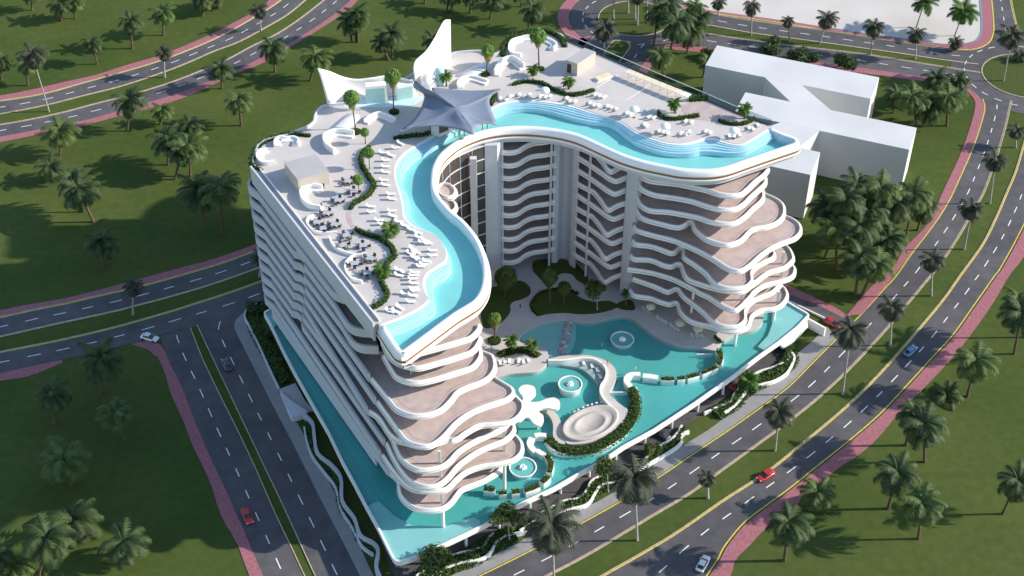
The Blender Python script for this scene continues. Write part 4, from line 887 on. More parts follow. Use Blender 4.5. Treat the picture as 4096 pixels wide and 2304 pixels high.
# curved walkway, wall and oval lounge
wi = W('z8', [(735,110),(900,108),(1080,85),(1200,97),(1290,150),(1325,220),(1310,300),(1268,370),(1272,450),(1335,540),(1425,625)], 7.0)
wo = W('z8', [(735,80),(850,55),(1000,38),(1150,45),(1290,85),(1390,150),(1425,240),(1400,330),(1357,430),(1432,510),(1535,590)], 7.0)
struct(new('curved_walkway', *strip(cr(wi, 6), cr(wo, 6), 5.3, 6.75, 70), M['deck']))
o = new('curved_wall', *wall(cr(wi, 6), .5, 5.4, 7.3), M['bright']); tag(o, 'white curved wall along the walkway beside the sunken sunbeds', 'wall')
struct(new('sunbed_shelf', *prism(cr(W('z8', [(850,140),(1080,105),(1190,115),(1280,170),(1300,230),(1280,310),(1240,340),(1180,270),(1080,190),(960,160)], 6.2), 3, True), 5.4, 6.1), M['deck2']))
ov = thing('oval_lounge', 'white oval sunken lounge bowl on an island in the pool', 'lounge', (0, 0, 0))
op = cr(W('z8', [(1365,545),(1250,555),(1150,580),(1000,660),(910,740),(885,830),(900,900),(950,945),(1100,935),(1250,885),(1400,800),(1500,700),(1535,595),(1450,560)], 6.9), 4, True)
new('base', *prism(op, 5.3, 6.85), M['deck2'], ov)
oc = W1('z8', 1160, 735, 7.1); ax = (W1('z8', 1420, 595, 7.1)-W1('z8', 915, 860, 7.1)); L_ = ax.length/2; ang = math.atan2(ax.y, ax.x); sh = L_*.46
prof = [(1.0, 6.85), (1.03, 7.35), (.95, 7.45), (.84, 7.0), (.66, 6.95), (.60, 7.15), (.52, 7.15), (.48, 6.95), (.001, 6.9)]
V = []; F = []
for s_, z_ in prof:
    for k in range(40):
        t = 2*math.pi*k/40; X = L_*s_*math.cos(t); Y = (sh+1.0)*s_*math.sin(t); V.append((oc.x+X*math.cos(ang)-Y*math.sin(ang), oc.y+X*math.sin(ang)+Y*math.cos(ang), z_))
for i in range(len(prof)-1):
    for k in range(40):
        j = (k+1) % 40; F.append((i*40+k, (i+1)*40+k, (i+1)*40+j, i*40+j))
new('bowl', V, F, M['bowl'], ov, True)
struct(new('path', *strip(cr(W('z8', [(645,598),(740,650),(785,740),(785,850),(820,925),(900,945)], 6.8), 5), cr(W('z8', [(755,590),(835,655),(875,760),(880,830),(890,880),(925,905)], 6.8), 5), 5.3, 6.75, 40), M['deck']))
fl = thing('flower_canopy', 'white flat petal-shaped canopy over the pool beside the left wing', 'canopy', (0, 0, 0))
fp = cr(W('z8', [(440,400),(470,362),(530,352),(595,372),(613,425),(600,462),(560,500),(572,525),(650,520),(730,490),(800,482),(850,518),(852,575),(815,600),(735,588),(655,598),(645,625),(685,660),(690,710),(655,765),(590,740),(550,690),(500,685),(430,720),(330,640),(380,560),(470,520),(480,470),(455,440)], 8.6), 4, True)
new('roof', *prism(fp, 8.2, 8.7), M['bright'], fl)
for x, y in ((530,400),(780,540),(630,700)):
    c = W1('z8', x, y, 8.2); new('post', *tube([(c.x, c.y, 5.4), (c.x, c.y, 8.2)], .25, 10), M['bright'], fl)
# planters
pgp = 'curved white planters in the pool'
def planter(reg, pts, w, label, z0=5.4, z1=6.9, green=True, gh=.5):
    w *= .8
    path = cr(W(reg, pts, z1), 4); path = [Vector((p.x, p.y, 0)) for p in path]
    t = thing('planter', label, 'planter', (path[0].x, path[0].y, z0), 0, pgp); base = Vector((path[0].x, path[0].y, z0)); lp = [p-Vector((base.x, base.y, 0)) for p in path]
    ow = wall(lp, w, 0, z1-z0); new('box', *ow, M['bright'], t)
    if green:
        rr = random.Random(int(pts[0][0])); V = []; F = []; L = plen(lp); nn = normals(lp)
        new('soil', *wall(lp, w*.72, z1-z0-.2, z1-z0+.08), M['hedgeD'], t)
        for _ in range(int(L*w*42)):
            i = rr.randrange(len(lp)-1); p = lp[i].lerp(lp[i+1], rr.random()); q = nn[i]*rr.uniform(-.42, .42)*w; c = Vector((p.x+q.x, p.y+q.y, z1-z0+rr.random()*gh)); u = Vector((rr.gauss(0, 1), rr.gauss(0, 1), .4)).normalized(); v = u.cross(Vector((0, 0, 1))); s = rr.uniform(.12, .26)
            k = len(V); V += [c-u*s, c+v*s*.6, c+u*s, c-v*s*.6]; F.append((k, k+1, k+2, k+3))
        new('plants', V, F, M['hedge'], t)
planter('z8', [(1560,355),(1525,315),(1530,270),(1580,240),(1665,240)], 1.5, 'bare white curved planter wall at the bend of the pool divider', green=False)
planter('z8', [(1690,255),(1765,262),(1840,275)], 1.7, 'bare white planter segment right of the bend in the pool divider', green=False)
planter('z8', [(1872,285),(1940,290),(2005,290)], 1.6, 'planter full of green, leftmost in the pool divider')
planter('z8', [(2035,288),(2075,285),(2110,280)], 1.5, 'short green planter in the middle of the pool divider')
planter('z8', [(2135,275),(2190,262),(2250,245)], 1.5, 'green planter before the bend of the pool divider')
planter('z8', [(2280,230),(2350,205),(2430,165)], 1.6, 'long green planter at the right bend of the pool divider')
planter('z8', [(2450,145),(2470,90),(2470,40),(2445,5)], 1.8, 'tall green planter where the divider meets the paving', gh=1.0)
planter('z8', [(600,855),(650,850),(715,855)], 1.4, 'bare white planter left of the oval lounge hedge', green=False)
planter('z8', [(575,880),(550,930),(575,985),(610,1015)], 1.6, 'hollow white curved planter above the lower fountain', green=False)
planter('z8', [(620,1005),(660,1030),(700,1055)], 1.4, 'short white planter on the ring around the lower fountain', green=False)
planter('z8', [(720,1060),(755,1110),(765,1170),(745,1230)], 1.7, 'curved green planter right of the lower fountain', gh=.9)
planter('z8', [(735,1270),(700,1310),(670,1330)], 1.9, 'diamond shaped green planter right of the lower fountain')
planter('z8', [(640,1360),(580,1390),(500,1415)], 1.8, 'wide green planter below the lower fountain')
planter('z8', [(450,1425),(370,1430)], 1.7, 'square green planter, second of the row under the wing tip')
planter('z8', [(320,1435),(240,1435)], 1.7, 'square green planter, third of the row under the wing tip')
planter('z8', [(200,1410),(90,1395)], 1.6, 'green planter beneath the edge of the wing tip', gh=.8)
hedge(cr(W('z8', [(725,880),(790,930),(870,990),(1000,1000),(1130,985),(1260,950),(1380,880),(1480,800),(1560,700),(1605,600),(1615,500),(1600,420),(1575,370)], 7.0), 4), 2.6, .9, 6.3, 'long thick hedge curving round the oval lounge', 'courtyard hedges', wfun=lambda t: 2.2+.9*math.sin(t*math.pi))
o = new('hedge_kerb', *wall(cr(W('z8', [(700,900),(760,985),(860,1035),(1000,1042),(1150,1025),(1300,990),(1420,920),(1530,810),(1610,690),(1650,560),(1650,450),(1620,375)], 6.6), 5), .3, 5.4, 6.7), M['bright']); tag(o, 'thin white kerb outside the thick hedge in the pool', 'kerb')
for pts in ([(1365,425),(1530,425)], [(2230,43),(2390,40)]):
    struct(new('pool_divider_line', *wall(W('z8', pts, 6.3), .25, 5.4, 6.36), M['bright']))
# ================================================================ ROOF FURNITURE
def pavilion(reg, foot, h, m1, label, door=None):
    f = [P(x, y, ZRF) for x, y in foot]; t = thing('roof_pavilion', label, 'pavilion', (f[0].x, f[0].y, ZRF), 0, 'box pavilions on the roof')
    lp = [Vector((p.x-f[0].x, p.y-f[0].y, 0)) for p in f]
    new('wall', *prism(lp, 0, h), M[m1], t); c = sum(lp, Vector())/4
    new('roof', *prism([c+(p-c)*1.015 for p in lp], h+.002, h+.14), M['boxroof'], t)
    return t, lp
# roof points traced at roof height
def pavtop(reg, pts, h):
    return [(lambda q: ((q.x/((q.y*CS-(ZRF-CH)*SN)))*FPX+2048, ((-(ZRF-CH)*CS-q.y*SN)/((q.y*CS-(ZRF-CH)*SN)))*FPX+1152))(W1(reg, x, y, ZRF+h)) for x, y in pts]
pavilion('z1', pavtop('z1', [(345,385),(480,552),(790,465),(660,300)], 3.3), 3.3, 'tanbox', 'large pale box pavilion with slanted roof on the left deck')
pt_, lp_ = pavilion('z3', pavtop('z3', [(793,480),(905,522),(1088,402),(975,362)], 3.2), 3.2, 'tanbox', 'small timber-clad box pavilion near the back edge of the roof')
dd_ = (lp_[1]-lp_[0]).normalized(); m_ = lp_[0].lerp(lp_[1], .28)+Vector((dd_.y, -dd_.x, 0))*.03
new('doorway', *box((m_.x, m_.y, 1.35), (1.1, .1, 2.3), math.atan2(dd_.y, dd_.x)), M['dark'], pt_)
# manta-shaped canopy
cn = thing('manta_canopy', 'slate grey stretched canopy shaped like a manta ray on brass posts', 'canopy', (0, 0, 0))
cpx = [(1140,745),(1160,685),(1240,730),(1345,800),(1330,755),(1500,770),(1700,785),(1900,780),(2025,764),(1940,820),(1905,880),(1920,960),(1950,1040),(1978,1120),(1880,1110),(1800,1130),(1755,1175),(1743,1222),(1650,1190),(1500,1150),(1350,1135),(1150,1150),(1000,1200),(1050,1160),(1120,1100),(1200,990),(1245,880),(1245,820),(1200,770)]
zt = {1: 55.4, 8: 53.6, 13: 52.4, 17: 52.6, 22: 52.4}
cpts = []
for i, (x, y) in enumerate(cpx): cpts.append(W1('z2', x, y, zt.get(i, 53.0)))
cpts = cr(cpts, 3, True); cc_ = W1('z2', 1560, 960, 54.8); n = len(cpts); V = [cc_]; F = []; K = 8
ridges = [W1('z2', 1345, 800, 55.3), W1('z2', 1750, 1160, 54.2)]
for j in range(1, K+1):
    t = j/K
    for p in cpts:
        q = cc_.lerp(p, t); d = min((Vector((q.x, q.y, 0))-Vector((a.x+(b.x-a.x)*s, a.y+(b.y-a.y)*s, 0))).length for a, b in ((cc_, ridges[0]), (cc_, ridges[1])) for s in (0, .25, .5, .75, 1))
        q.z += .9*math.exp(-(d/1.8)**2)*math.sin(math.pi*min(1, t*1.0)) - .5*math.sin(math.pi*t); V.append(q)
for k in range(n): F.append((0, 1+k, 1+(k+1) % n))
for j in range(K-1):
    for k in range(n): a = 1+j*n+k; b = 1+j*n+(k+1) % n; F.append((a, a+n, b+n, b))
m = len(V); V2 = V+[v-Vector((0, 0, .22)) for v in V]; F2 = F+[tuple(i+m for i in reversed(f)) for f in F]
for k in range(n): a = 1+(K-1)*n+k; b = 1+(K-1)*n+(k+1) % n; F2.append((b, a, a+m, b+m))
new('canopy_skin', V2, F2, M['canvas'], cn, True)
for x, y, zt_ in ((1612,1330,53.4),(1655,1308,53.4),(1838,1225,53.4),(1886,1207,53.4)):
    c = W1('z2', x, y, 47); new('post', *tube([(c.x, c.y, 46.4), (c.x, c.y+.0, zt_-.6)], .13, 8), M['steel'], cn)
bar = thing('roof_bar', 'low grey bar pavilion sheltered under the grey canopy', 'bar', (0, 0, 0))
bw = W('z2', [(1320,1225),(1395,1255),(1500,1215),(1600,1120),(1500,1060),(1340,1100)], ZRF); new('wall', *prism(bw, ZRF, 51.6), M['soffit'], bar)
a, b = Vector((bw[1].x, bw[1].y, 0)), Vector((bw[2].x, bw[2].y, 0)); d = (b-a).normalized(); nr = Vector((d.y, -d.x, 0))*.05
new('window', *wall([a+nr+d*.2, b+nr-d*.2], .1, 49.4, 51.3), M['glass'], bar)
c = W1('z2', 1316, 1200, ZRF); new('post', *tube([(c.x, c.y-.4, ZRF), (c.x, c.y-.4, 53)], .1, 8), M['dark'], cn)
# whale-tail fins
def fin(name, reg, bases, tops, label, t=.7):
    b = [W1(reg, x, y, ZRF) for x, y in bases]; tt = []
    for p, (bx, by), (tx, ty) in zip(b, N(reg, bases), N(reg, tops)):
        h, ln = top_from(p, bx, by, tx, ty); tt.append(Vector((p.x+ln, p.y, ZRF+h)))
    bb = cr(b, 6); t2 = cr(tt, 6); nn = normals(bb); V = []; F = []; K = 8; n = len(bb)
    for s in (-1, 1):
        for i in range(n):
            for k in range(K+1):
                u = k/K; p = bb[i].lerp(t2[i], u); th = t*(1-.75*u); q = nn[i]*s*th/2; V.append((p.x+q.x, p.y+q.y+.8*math.sin(u*math.pi)*.6, p.z))
    o_ = n*(K+1)
    for i in range(n-1):
        for k in range(K):
            a = i*(K+1)+k; b_ = a+K+1; F += [(a, b_, b_+1, a+1), (o_+a, o_+a+1, o_+b_+1, o_+b_)]
        a = i*(K+1)+K; F.append((a, a+K+1, o_+a+K+1, o_+a))
    for e in (0, (n-1)*(K+1)):
        for k in range(K): F.append((e+k, e+k+1, o_+e+k+1, o_+e+k))
    o = new(name, V, F, M['bright'], None, True); tag(o, label, 'sculpture', 'white fin walls on the roof'); return o
f1 = fin('fin_wall', 'z2', [(285,945),(420,900),(560,870),(700,850),(900,835),(1080,815),(1165,850)], [(175,560),(300,592),(430,645),(570,670),(720,655),(900,635),(1140,690)], 'lower white fin wall sweeping up to a rounded left tip, with a pool at its foot')
f2 = fin('fin_wall', 'z2', [(1165,760),(1190,735),(1260,690),(1330,620),(1400,550),(1460,500),(1508,455)], [(1142,560),(1165,480),(1265,390),(1350,265),(1405,160),(1455,80),(1512,72)], 'tall white fin wall rising to a single rounded point')
for x, y, w_, h_, nm in ((770,935,2.7,4.4,'left'), (1060,895,2.4,3.6,'right')):
    c = W1('z2', x, y-25, ZRF); V, F = box((c.x, c.y+1, ZRF+h_/2), (w_*1.9, 2.2, h_), .15 if nm == 'left' else .35, .9); o = new('waterfall_block', V, F, M['bright']); tag(o, 'white waterfall block with water sheeting down, '+nm+' one below the low fin', 'waterfall', 'waterfall blocks')
    q = box((c.x, c.y-.15, ZRF+h_/2-.3), (w_*1.5, .1, h_-.4), .15 if nm == 'left' else .35); new('water_sheet', *q, M['ledge'], o)
struct(new('fin_pool', *sheet(cr(W('z2', [(455,952),(470,900),(620,850),(930,850),(1160,850),(1235,840),(1230,880),(1140,935),(930,955),(700,955)], ZRF), 3, True), ZRF+.03), M['tilep']))
wb = bmesh.new(); bmesh.ops.create_uvsphere(wb, u_segments=24, v_segments=14, radius=1)
for v in wb.verts: v.co = Vector((v.co.x*2.0, v.co.y*2.0, max(-.1, v.co.z)*3.4)); v.co += Vector((.25*math.sin(v.co.z*2), 0, 0))
me = bpy.data.meshes.new('sculpture'); wb.to_mesh(me); wb.free(); me.materials.append(M['bright']); me.polygons.foreach_set('use_smooth', [True]*len(me.polygons))
o = bpy.data.objects.new('dome_sculpture', me); COL.objects.link(o); o.location = W1('z2', 1290, 740, ZRF); tag(o, 'rounded white dome sculpture leaning on the tall fin', 'sculpture')
tk = W1('z2', 1410, 720, ZRF); V, F = lathe([(1.0, 0), (1.15, .6), (1.1, 3.4), (.9, 4.0), (.01, 4.1)], 14, (tk.x, tk.y, ZRF)); o = new('glass_cascade', V, F, M['ledge'], None, True); tag(o, 'pale blue water cascade column beside the dome sculpture', 'sculpture')
# sloping leaf-shaped ramps
for pts, lab in (([(235,1225),(330,1130),(470,1020),(560,1010),(600,1040),(560,1110),(440,1180),(280,1225)], 'smooth leaf-shaped ramp below the low fin'), ([(1560,630),(1700,560),(1850,495),(1925,500),(1945,525),(1900,570),(1800,610),(1680,635)], 'smooth leaf-shaped ramp right of the tall fin')):
    q = cr(W('z2', pts, ZRF+.3), 4, True); c = sum(q, Vector())/len(q); V = [Vector((c.x, c.y, ZRF+.9))]+[Vector((p.x, p.y, ZRF+.15)) for p in q]+[Vector((p.x, p.y, ZRF-.2)) for p in q]; n = len(q)
    F = [(0, 1+k, 1+(k+1) % n) for k in range(n)]+[(1+k, 1+n+k, 1+n+(k+1) % n, 1+(k+1) % n) for k in range(n)]; o = new('ramp', V, F, M['white'], None, True); tag(o, lab, 'ramp', 'leaf ramps on the roof')
# curved sofas
def sofa(reg, pts, label, h=.95, w=1.0, m='lounger', grp='curved white sofas'):
    p = cr(W(reg, pts, ZRF), 5); p = [Vector((q.x, q.y, 0)) for q in p]; b = Vector((p[0].x, p[0].y, 0)); t = thing('curved_sofa', label, 'sofa', (b.x, b.y, ZRF), 0, grp); lp = [q-b for q in p]
    cen_ = sum(lp, Vector())/len(lp); nn = normals(lp); k = len(lp)//2; s = 1 if (lp[k]+nn[k]-cen_).length < (lp[k]-cen_).length else -1
    new('back', *wall(lp, .4, 0, h), M['bright'], t); new('seat', *wall(off(lp, s*(.2+w/2)), w, 0, .45), M[m], t); return t
sofa('z1', [(480,215),(490,170),(440,145),(370,150),(300,145),(255,180),(250,225)], 'curved white sofa under the left corner hedge')
sofa('z1', [(180,265),(110,275),(75,310),(80,360),(140,405),(250,395)], 'curved white sofa against the outer left corner')
sofa('z1', [(1050,110),(900,90),(800,110),(745,160),(765,230),(850,295)], 'long white sofa in a round nook with a fallen leaf pattern', h=1.5)
sofa('z1', [(730,655),(640,640),(550,665),(512,710),(530,780),(600,840),(715,865)], 'white crescent sofa in front of the large pavilion', h=1.4)
sofa('z2', [(645,1115),(720,1060),(800,1035),(880,1055),(965,1095)], 'white arc sofa with dark back in front of the fin pool', h=1.0)
sofa('z2', [(1590,770),(1590,730),(1650,680),(1750,670),(1890,712)], 'white arc sofa behind the grey canopy', h=1.0)
sofa('z3', [(70,640),(110,560),(190,500),(280,500),(370,570)], 'arched white shell sofa left of the tallest fan palm', h=1.6)
sofa('z3', [(335,445),(240,430),(215,380),(240,310),(330,275),(430,268)], 'white sofa inside the top corner hedge')
sofa('z3', [(580,275),(660,310),(695,345),(660,385)], 'short pale blue-white sofa at the top corner')
for i, (reg, pts, lab) in enumerate((('za', [(640,420),(585,455),(575,500),(620,560),(720,600),(880,595)], 'low white kerb round the upper dining terrace'), ('za', [(800,640),(830,710),(900,770),(1050,820),(1180,810)], 'low white kerb round the middle dining terrace'), ('za', [(1130,825),(1030,840),(965,910),(970,990),(1030,1060),(1130,1090)], 'low white kerb round the lower dining terrace'))):
    o = new('terrace_kerb', *wall(cr(W(reg, pts, ZRF), 5), .35, ZRF, ZRF+.75), M['bright']); tag(o, lab, 'kerb', 'dining terrace kerbs')
struct(new('beige_path', *strip(cr(W('za', [(975,365),(970,430),(1000,500),(1045,555)], ZRF), 4), cr(W('za', [(1028,365),(1020,430),(1040,490),(1075,545)], ZRF), 4), ZRF, ZRF+.03), M['terr']))
struct(new('tinted_paving', *sheet(cr(W('z3', [(1950,930),(2130,900),(2230,900),(2480,1000),(2560,1060),(2330,1095),(2150,1080),(2000,1060)], ZRF), 2, True), ZRF+.02), M['terr']))
# court lines and pergola
q = MB()
for a, b in (((1095,755),(1320,625)), ((1095,755),(1710,1010)), ((1405,880),(1620,735))):
    p = W('z3', [a, b], ZRF); q.add(*wall(p, .12, ZRF, ZRF+.03))
struct(q.build('court_marking', M['mark']))
pg = thing('cream_pergola', 'long cream slatted pergola along the back edge of the court', 'pergola', (0, 0, 0))
pa, pb = W1('z3', 1400, 590, ZRF+1.6), W1('z3', 2035, 845, ZRF+1.6); d = (pb-pa); d.z = 0; L = d.length; d.normalize(); nn_ = Vector((d.y, -d.x, 0)); ag = math.atan2(d.y, d.x)
for i in range(8):
    p = pa+d*(L*(i+.5)/8.0); new('awning', *box((p.x, p.y, ZRF+1.75), (L/8-.25, 1.7, .10), ag), M['cream' if i < 7 else 'lounger'], pg)
    for s in (-.7, .7):
        g = p+nn_*s; new('post', *box((g.x, g.y, ZRF+.85), (.1, .1, 1.7)), M['cream'], pg)
db = thing('cream_daybed', 'pair of cream daybeds beside the court', 'daybed', W1('z3', 1165, 665, ZRF), math.radians(32))
new('mattress', *box((-1, 0, .35), (1.9, 1.5, .5)), M['cream'], db); new('mattress', *box((1.1, .2, .3), (1.9, 1.5, .4)), M['cream'], db); new('frame', *box((0, .1, .1), (4.4, 1.7, .2)), M['lounger'], db)
# loungers
def make_lounger():
    t = thing('sun_lounger', 'x', 'lounger', (0, 0, 0), 0, 'white sun loungers')
    V, F = box((.25, 0, .32), (1.45, .68, .14)); new('seat', V, F, M['lounger'], t)
    V, F = wall([Vector((-.46, -.34, 0)), Vector((-.46, .34, 0))], .12, .28, 1.0, tops=[Vector((-.95, -.34, .88)), Vector((-.95, .34, .88))]); new('backrest', V, F, M['lounger'], t)
    for x in (-.35, .85):
        for y in (-.3, .3): new('leg', *box((x, y, .13), (.08, .08, .26)), M['lounger'], t)
    return t
L0 = make_lounger(); used = []
def place_loungers(reg, pts, ang, where, group, z=ZRF, key=1, side='farthest', jit=.25, scale=.96):
    pts = sorted(pts, key=lambda p: p[key]); n = len(pts)
    for i, p in enumerate(pts):
        a = (p[2] if len(p) > 2 else ang)+random.uniform(-jit, jit); c = W1(reg, p[0], p[1], z); lab = 'white sun lounger '+where+', '+ordinal(i, n, side)
        if not used: used.append(1); L0.location = c; L0.rotation_euler = (0, 0, a); L0['label'] = lab; L0['group'] = group; L0.scale = (scale,)*3
        else: dup(L0, c, a, lab, group, scale)
GL = 'sun loungers on the left deck'; GR = 'sun loungers on the right deck'
place_loungers('z1', [(1515,195,-.6),(1470,240,.3),(1340,290,-.3),(1420,315,-.3),(1370,365,.1),(1365,430,.1),(1365,485,.1),(1350,565,.1),(1365,615,.1)], 0, 'beside the upper snaking hedge', GL)
place_loungers('z1', [(1420,705,.1),(1430,755,.1),(1215,830,.1),(1225,885,.1),(1430,875,.1),(1435,925,-.2),(1300,968,.1),(1335,1005,.1)], 0, 'beside the beige path gap', GL)
place_loungers('za', [(1500,480,-.4),(1560,520,-.5),(1620,560,-.6),(1690,590,-.6),(1700,640,-.4),(1760,670,-.4),(1740,690,-.3),(1790,700,.2)], 0, 'in the diagonal row by the pool', GL, key=0, side='left')
place_loungers('za', [(1640,755,-.5),(1670,790,-.4),(1620,800,-.3),(1660,840,-.4),(1700,870,-.4),(1840,770,.2),(1840,820,.2),(1780,880,-.3),(1720,930,.2),(1750,910,.1)], 0, 'in the widest part of the left deck', GL)
place_loungers('za', [(1500,970,-.3),(1560,990,-.3),(1500,1020,-.2),(1660,990,.1),(1650,1020,.1),(1640,1055,.1),(1650,1100,.1),(1650,1150,.1),(1660,1175,.1)], 0, 'in the row along the lower left deck', GL)
place_loungers('za', [(1560,1210,-.3),(1640,1225,-.2),(1620,1285,0),(1410,1380,-.5),(1470,1385,-.4),(1510,1345,-.9)], 0, 'at the lower tip of the left deck', GL)
place_loungers('z3', [(130,880),(190,885),(230,855),(320,840),(370,855),(420,840),(530,855),(585,865),(630,855)], 1.2, 'in the arc right of the canopy', GR, key=0, side='left')
place_loungers('z3', [(795,875),(830,905),(880,908),(1030,925),(1070,945),(1115,950),(1205,955),(1245,970),(1295,985)], 1.2, 'in the row between court and pool', GR, key=0, side='left')
place_loungers('z3', [(1080,835),(1125,850),(1170,860),(1400,1025),(1440,1040),(1620,1060),(1670,1070),(1580,1140),(1600,1155)], 1.0, 'in front of the court', GR, key=0, side='left')
place_loungers('z3', [(1725,1210),(1770,1215),(1815,1230),(1945,1230),(2000,1235),(2035,1215),(2195,1210),(2240,1225),(1990,1105),(2050,1115)], 1.3, 'around the right crescent hedge', GR, key=0, side='left')
place_loungers('z4', [(1305,880),(1350,880),(1405,870),(1500,800),(1545,810),(1590,770)], 1.5, 'at the far right end of the roof', GR, key=0, side='left')
GC = 'sun loungers in the courtyard'
place_loungers('z7', [(255,1150),(300,1150),(345,1130),(440,1130),(490,1140),(540,1125)], 1.5, 'on the sandy island beside the left wing', GC, z=ZD, key=0, side='left')
place_loungers('z7', [(1095,1150),(1180,1180),(1235,1220),(1260,1285)], 1.9, 'on the sunken shelf inside the curved wall', GC, z=6.1, key=0, side='left')
place_loungers('z7', [(1700,600),(1760,640),(1840,690),(1880,720),(1920,740),(1975,770),(2010,800),(2040,810),(2190,870),(2240,875),(2290,880)], 1.9, 'on the shaded paving under the right wing', GC, z=ZD, key=0, side='left')
def make_parasol(m):
    t = thing('parasol', 'x', 'parasol', (0, 0, 0), 0, 'round parasols')
    new('pole', *tube([(0, 0, 0), (0, 0, 2.75)], .04, 8), M['frame'], t); new('base', *lathe([(.01, 0), (.3, 0), (.3, .08), (.01, .1)], 12), M['dark'], t)
    V, F = lathe([(1.15, 2.0), (1.2, 2.15), (1.05, 2.5), (.72, 2.78), (.35, 2.92), (.01, 2.97)], 16); new('canopy', V, F, M[m], t, True); return t
P0 = make_parasol('parasol'); P1_ = make_parasol('parasolC')
def pxg(reg, x, y, z): return W1(reg, x, y, z+2.45)-Vector((0, 0, 2.45))
for i, (reg, x, y, lab) in enumerate((('z3', 577, 775, 'white round parasol over the arc of loungers by the canopy'), ('z3', 1480, 965, 'white round parasol at the front edge of the court'), ('z3', 1790, 1135, 'white round parasol below the crescent hedge'), ('z4', 1350, 800, 'white round parasol at the far right end of the roof'))):
    c = pxg(reg, x, y, ZRF)
    if i == 0: P0.location = c; P0['label'] = lab
    else: dup(P0, c, 0, lab)
for i, (x, y, lab) in enumerate(((1768,560,'cream parasol on the shaded paving, the one farthest from the pool divider'), (2062,725,'cream parasol beside the column under the right wing'), (2245,780,'cream parasol tucked beneath the lowest balcony edge'))):
    c = pxg('z7', x, y, ZD)
    if i == 0: P1_.location = c; P1_['label'] = lab
    else: dup(P1_, c, 0, lab)
# dining sets
def make_chair():
    t = thing('dining_chair', 'x', 'chair', (0, 0, 0), 0, 'charcoal dining chairs'); new('seat', *box((0, 0, .42), (.62, .62, .16)), M['chair'], t)
    V, F = wall([Vector((-.30, -.32, 0)), Vector((-.34, 0, 0)), Vector((-.30, .32, 0))], .10, .42, .95); new('backrest', V, F, M['chair'], t)
    for x in (-.25, .25):
        for y in (-.25, .25): new('leg', *box((x, y, .18), (.05, .05, .36)), M['dark'], t)
    return t
def make_table():
    t = thing('dining_table', 'x', 'table', (0, 0, 0), 0, 'grey square dining tables'); new('table_top', *box((0, 0, .74), (1.25, 1.25, .07)), M['table'], t); new('pedestal', *lathe([(.01, 0), (.35, 0), (.35, .05), (.07, .1), (.07, .7), (.01, .7)], 10), M['dark'], t); return t
C0 = make_chair(); T0 = make_table(); nset = 0
sets = [('z1',985,585,'the upper terrace by the pavilion'),('z1',1045,690,'the upper terrace tree trunk'),('z1',885,780,'the upper terrace crescent sofa'),
        ('za',770,405,'the top of the round terrace'),('za',675,500,'the left of the round terrace'),('za',850,520,'the right of the round terrace'),
        ('za',975,630,'the top of the leaf-shaped terrace'),('za',940,730,'the left of the leaf-shaped terrace'),('za',1140,735,'the right of the leaf-shaped terrace'),
        ('za',1210,860,'the upper right of the lowest terrace'),('za',1055,915,'the left of the lowest terrace'),('za',1180,1010,'the bottom of the lowest terrace'),('za',740,560,'the kerb of the round terrace')]
for reg, x, y, wh in sets:
    c = W1(reg, x, y, ZRF); a0 = random.uniform(0, 1.5)
    if nset == 0: T0.location = c; T0.rotation_euler.z = a0; T0['label'] = 'grey square table at '+wh
    else: dup(T0, c, a0, 'grey square table at '+wh)
    for j in range(4):
        a = a0+j*math.pi/2; p = c+Vector((math.cos(a), math.sin(a), 0))*1.15
        w4 = ['right-hand', 'far', 'left-hand', 'near'][int(((a+math.pi/4) % (2*math.pi))//(math.pi/2))]
        lab = w4+' charcoal chair of the table at '+wh
        if nset == 0 and j == 0: C0.location = p; C0.rotation_euler.z = a+math.pi; C0['label'] = lab
        else: dup(C0, p, a+math.pi, lab)
    nset += 1
# ================================================================ PLANTING AROUND THE PODIUM
struct(new('driveway', *sheet([P(x, y, 0) for x, y in N('zb', [(60,150),(-20,330),(140,470),(330,820),(520,1160),(600,1320),(700,1449),(900,1520)])+N('b4', [(120,1210),(380,1040),(560,1000),(700,900),(850,850),(1050,770),(1290,620),(1480,520),(1580,410),(1900,330),(2070,160),(2230,30)])+N('zi', [(950,1290),(1180,1090),(1380,940),(1690,850),(1780,740),(1700,640),(1650,560)])]+[Vector((60,255,0)), Vector((10,300,0)), Vector((-50,255,0))], .05), M['asphalt']))
struct(new('side_bed_soil', *sheet(cr(W('bl', [(1300,60),(1330,20),(1420,0),(1440,60),(1560,420),(1640,560),(1660,600),(1760,800),(1880,1020),(1990,1250),(2060,1449),(2010,1449),(1900,1260),(1760,1010),(1640,790),(1535,610),(1462,465),(1345,225)], 0), 2, True), .06), M['lawn']))
o = new('bed_wall', *wall(cr(W('zl', [(325,162),(250,195),(205,240),(200,300),(240,380),(330,560),(440,800),(540,1010)], .8), 4), .4, 0, .9), M['white']); tag(o, 'pale low wall curving round the planting bed left of the podium', 'wall')
struct(new('grey_terrace', *prism(W('zl', [(548,1022),(708,960),(800,1130),(890,1235),(830,1250),(700,1160),(600,1080)], .5), 0, .5), M['deck2']))
o = new('ramp_wall', *prism(cr(W('zl', [(550,1030),(600,1080),(700,1160),(790,1215),(830,1255),(780,1275),(700,1300),(660,1290),(600,1150)], 1.6), 2, True), 0, 1.6), M['white']); tag(o, 'pale sloping wing wall beside the planting bed', 'wall')
hedge(cr(W('zl', [(280,210),(300,380),(370,520),(470,700),(560,860),(620,960)], .3), 4), 3.6, 1.1, .1, 'dark planting bed between podium pool and straight road', 'hedges around the podium', dens=16, ls=.28)
w1_ = cr(W('bl', [(1590,600),(1640,650),(1650,720),(1668,810),(1740,870),(1790,940),(1797,1060),(1860,1150),(1892,1240),(1960,1280),(1985,1320),(1975,1400),(2000,1470)], 1), 4)
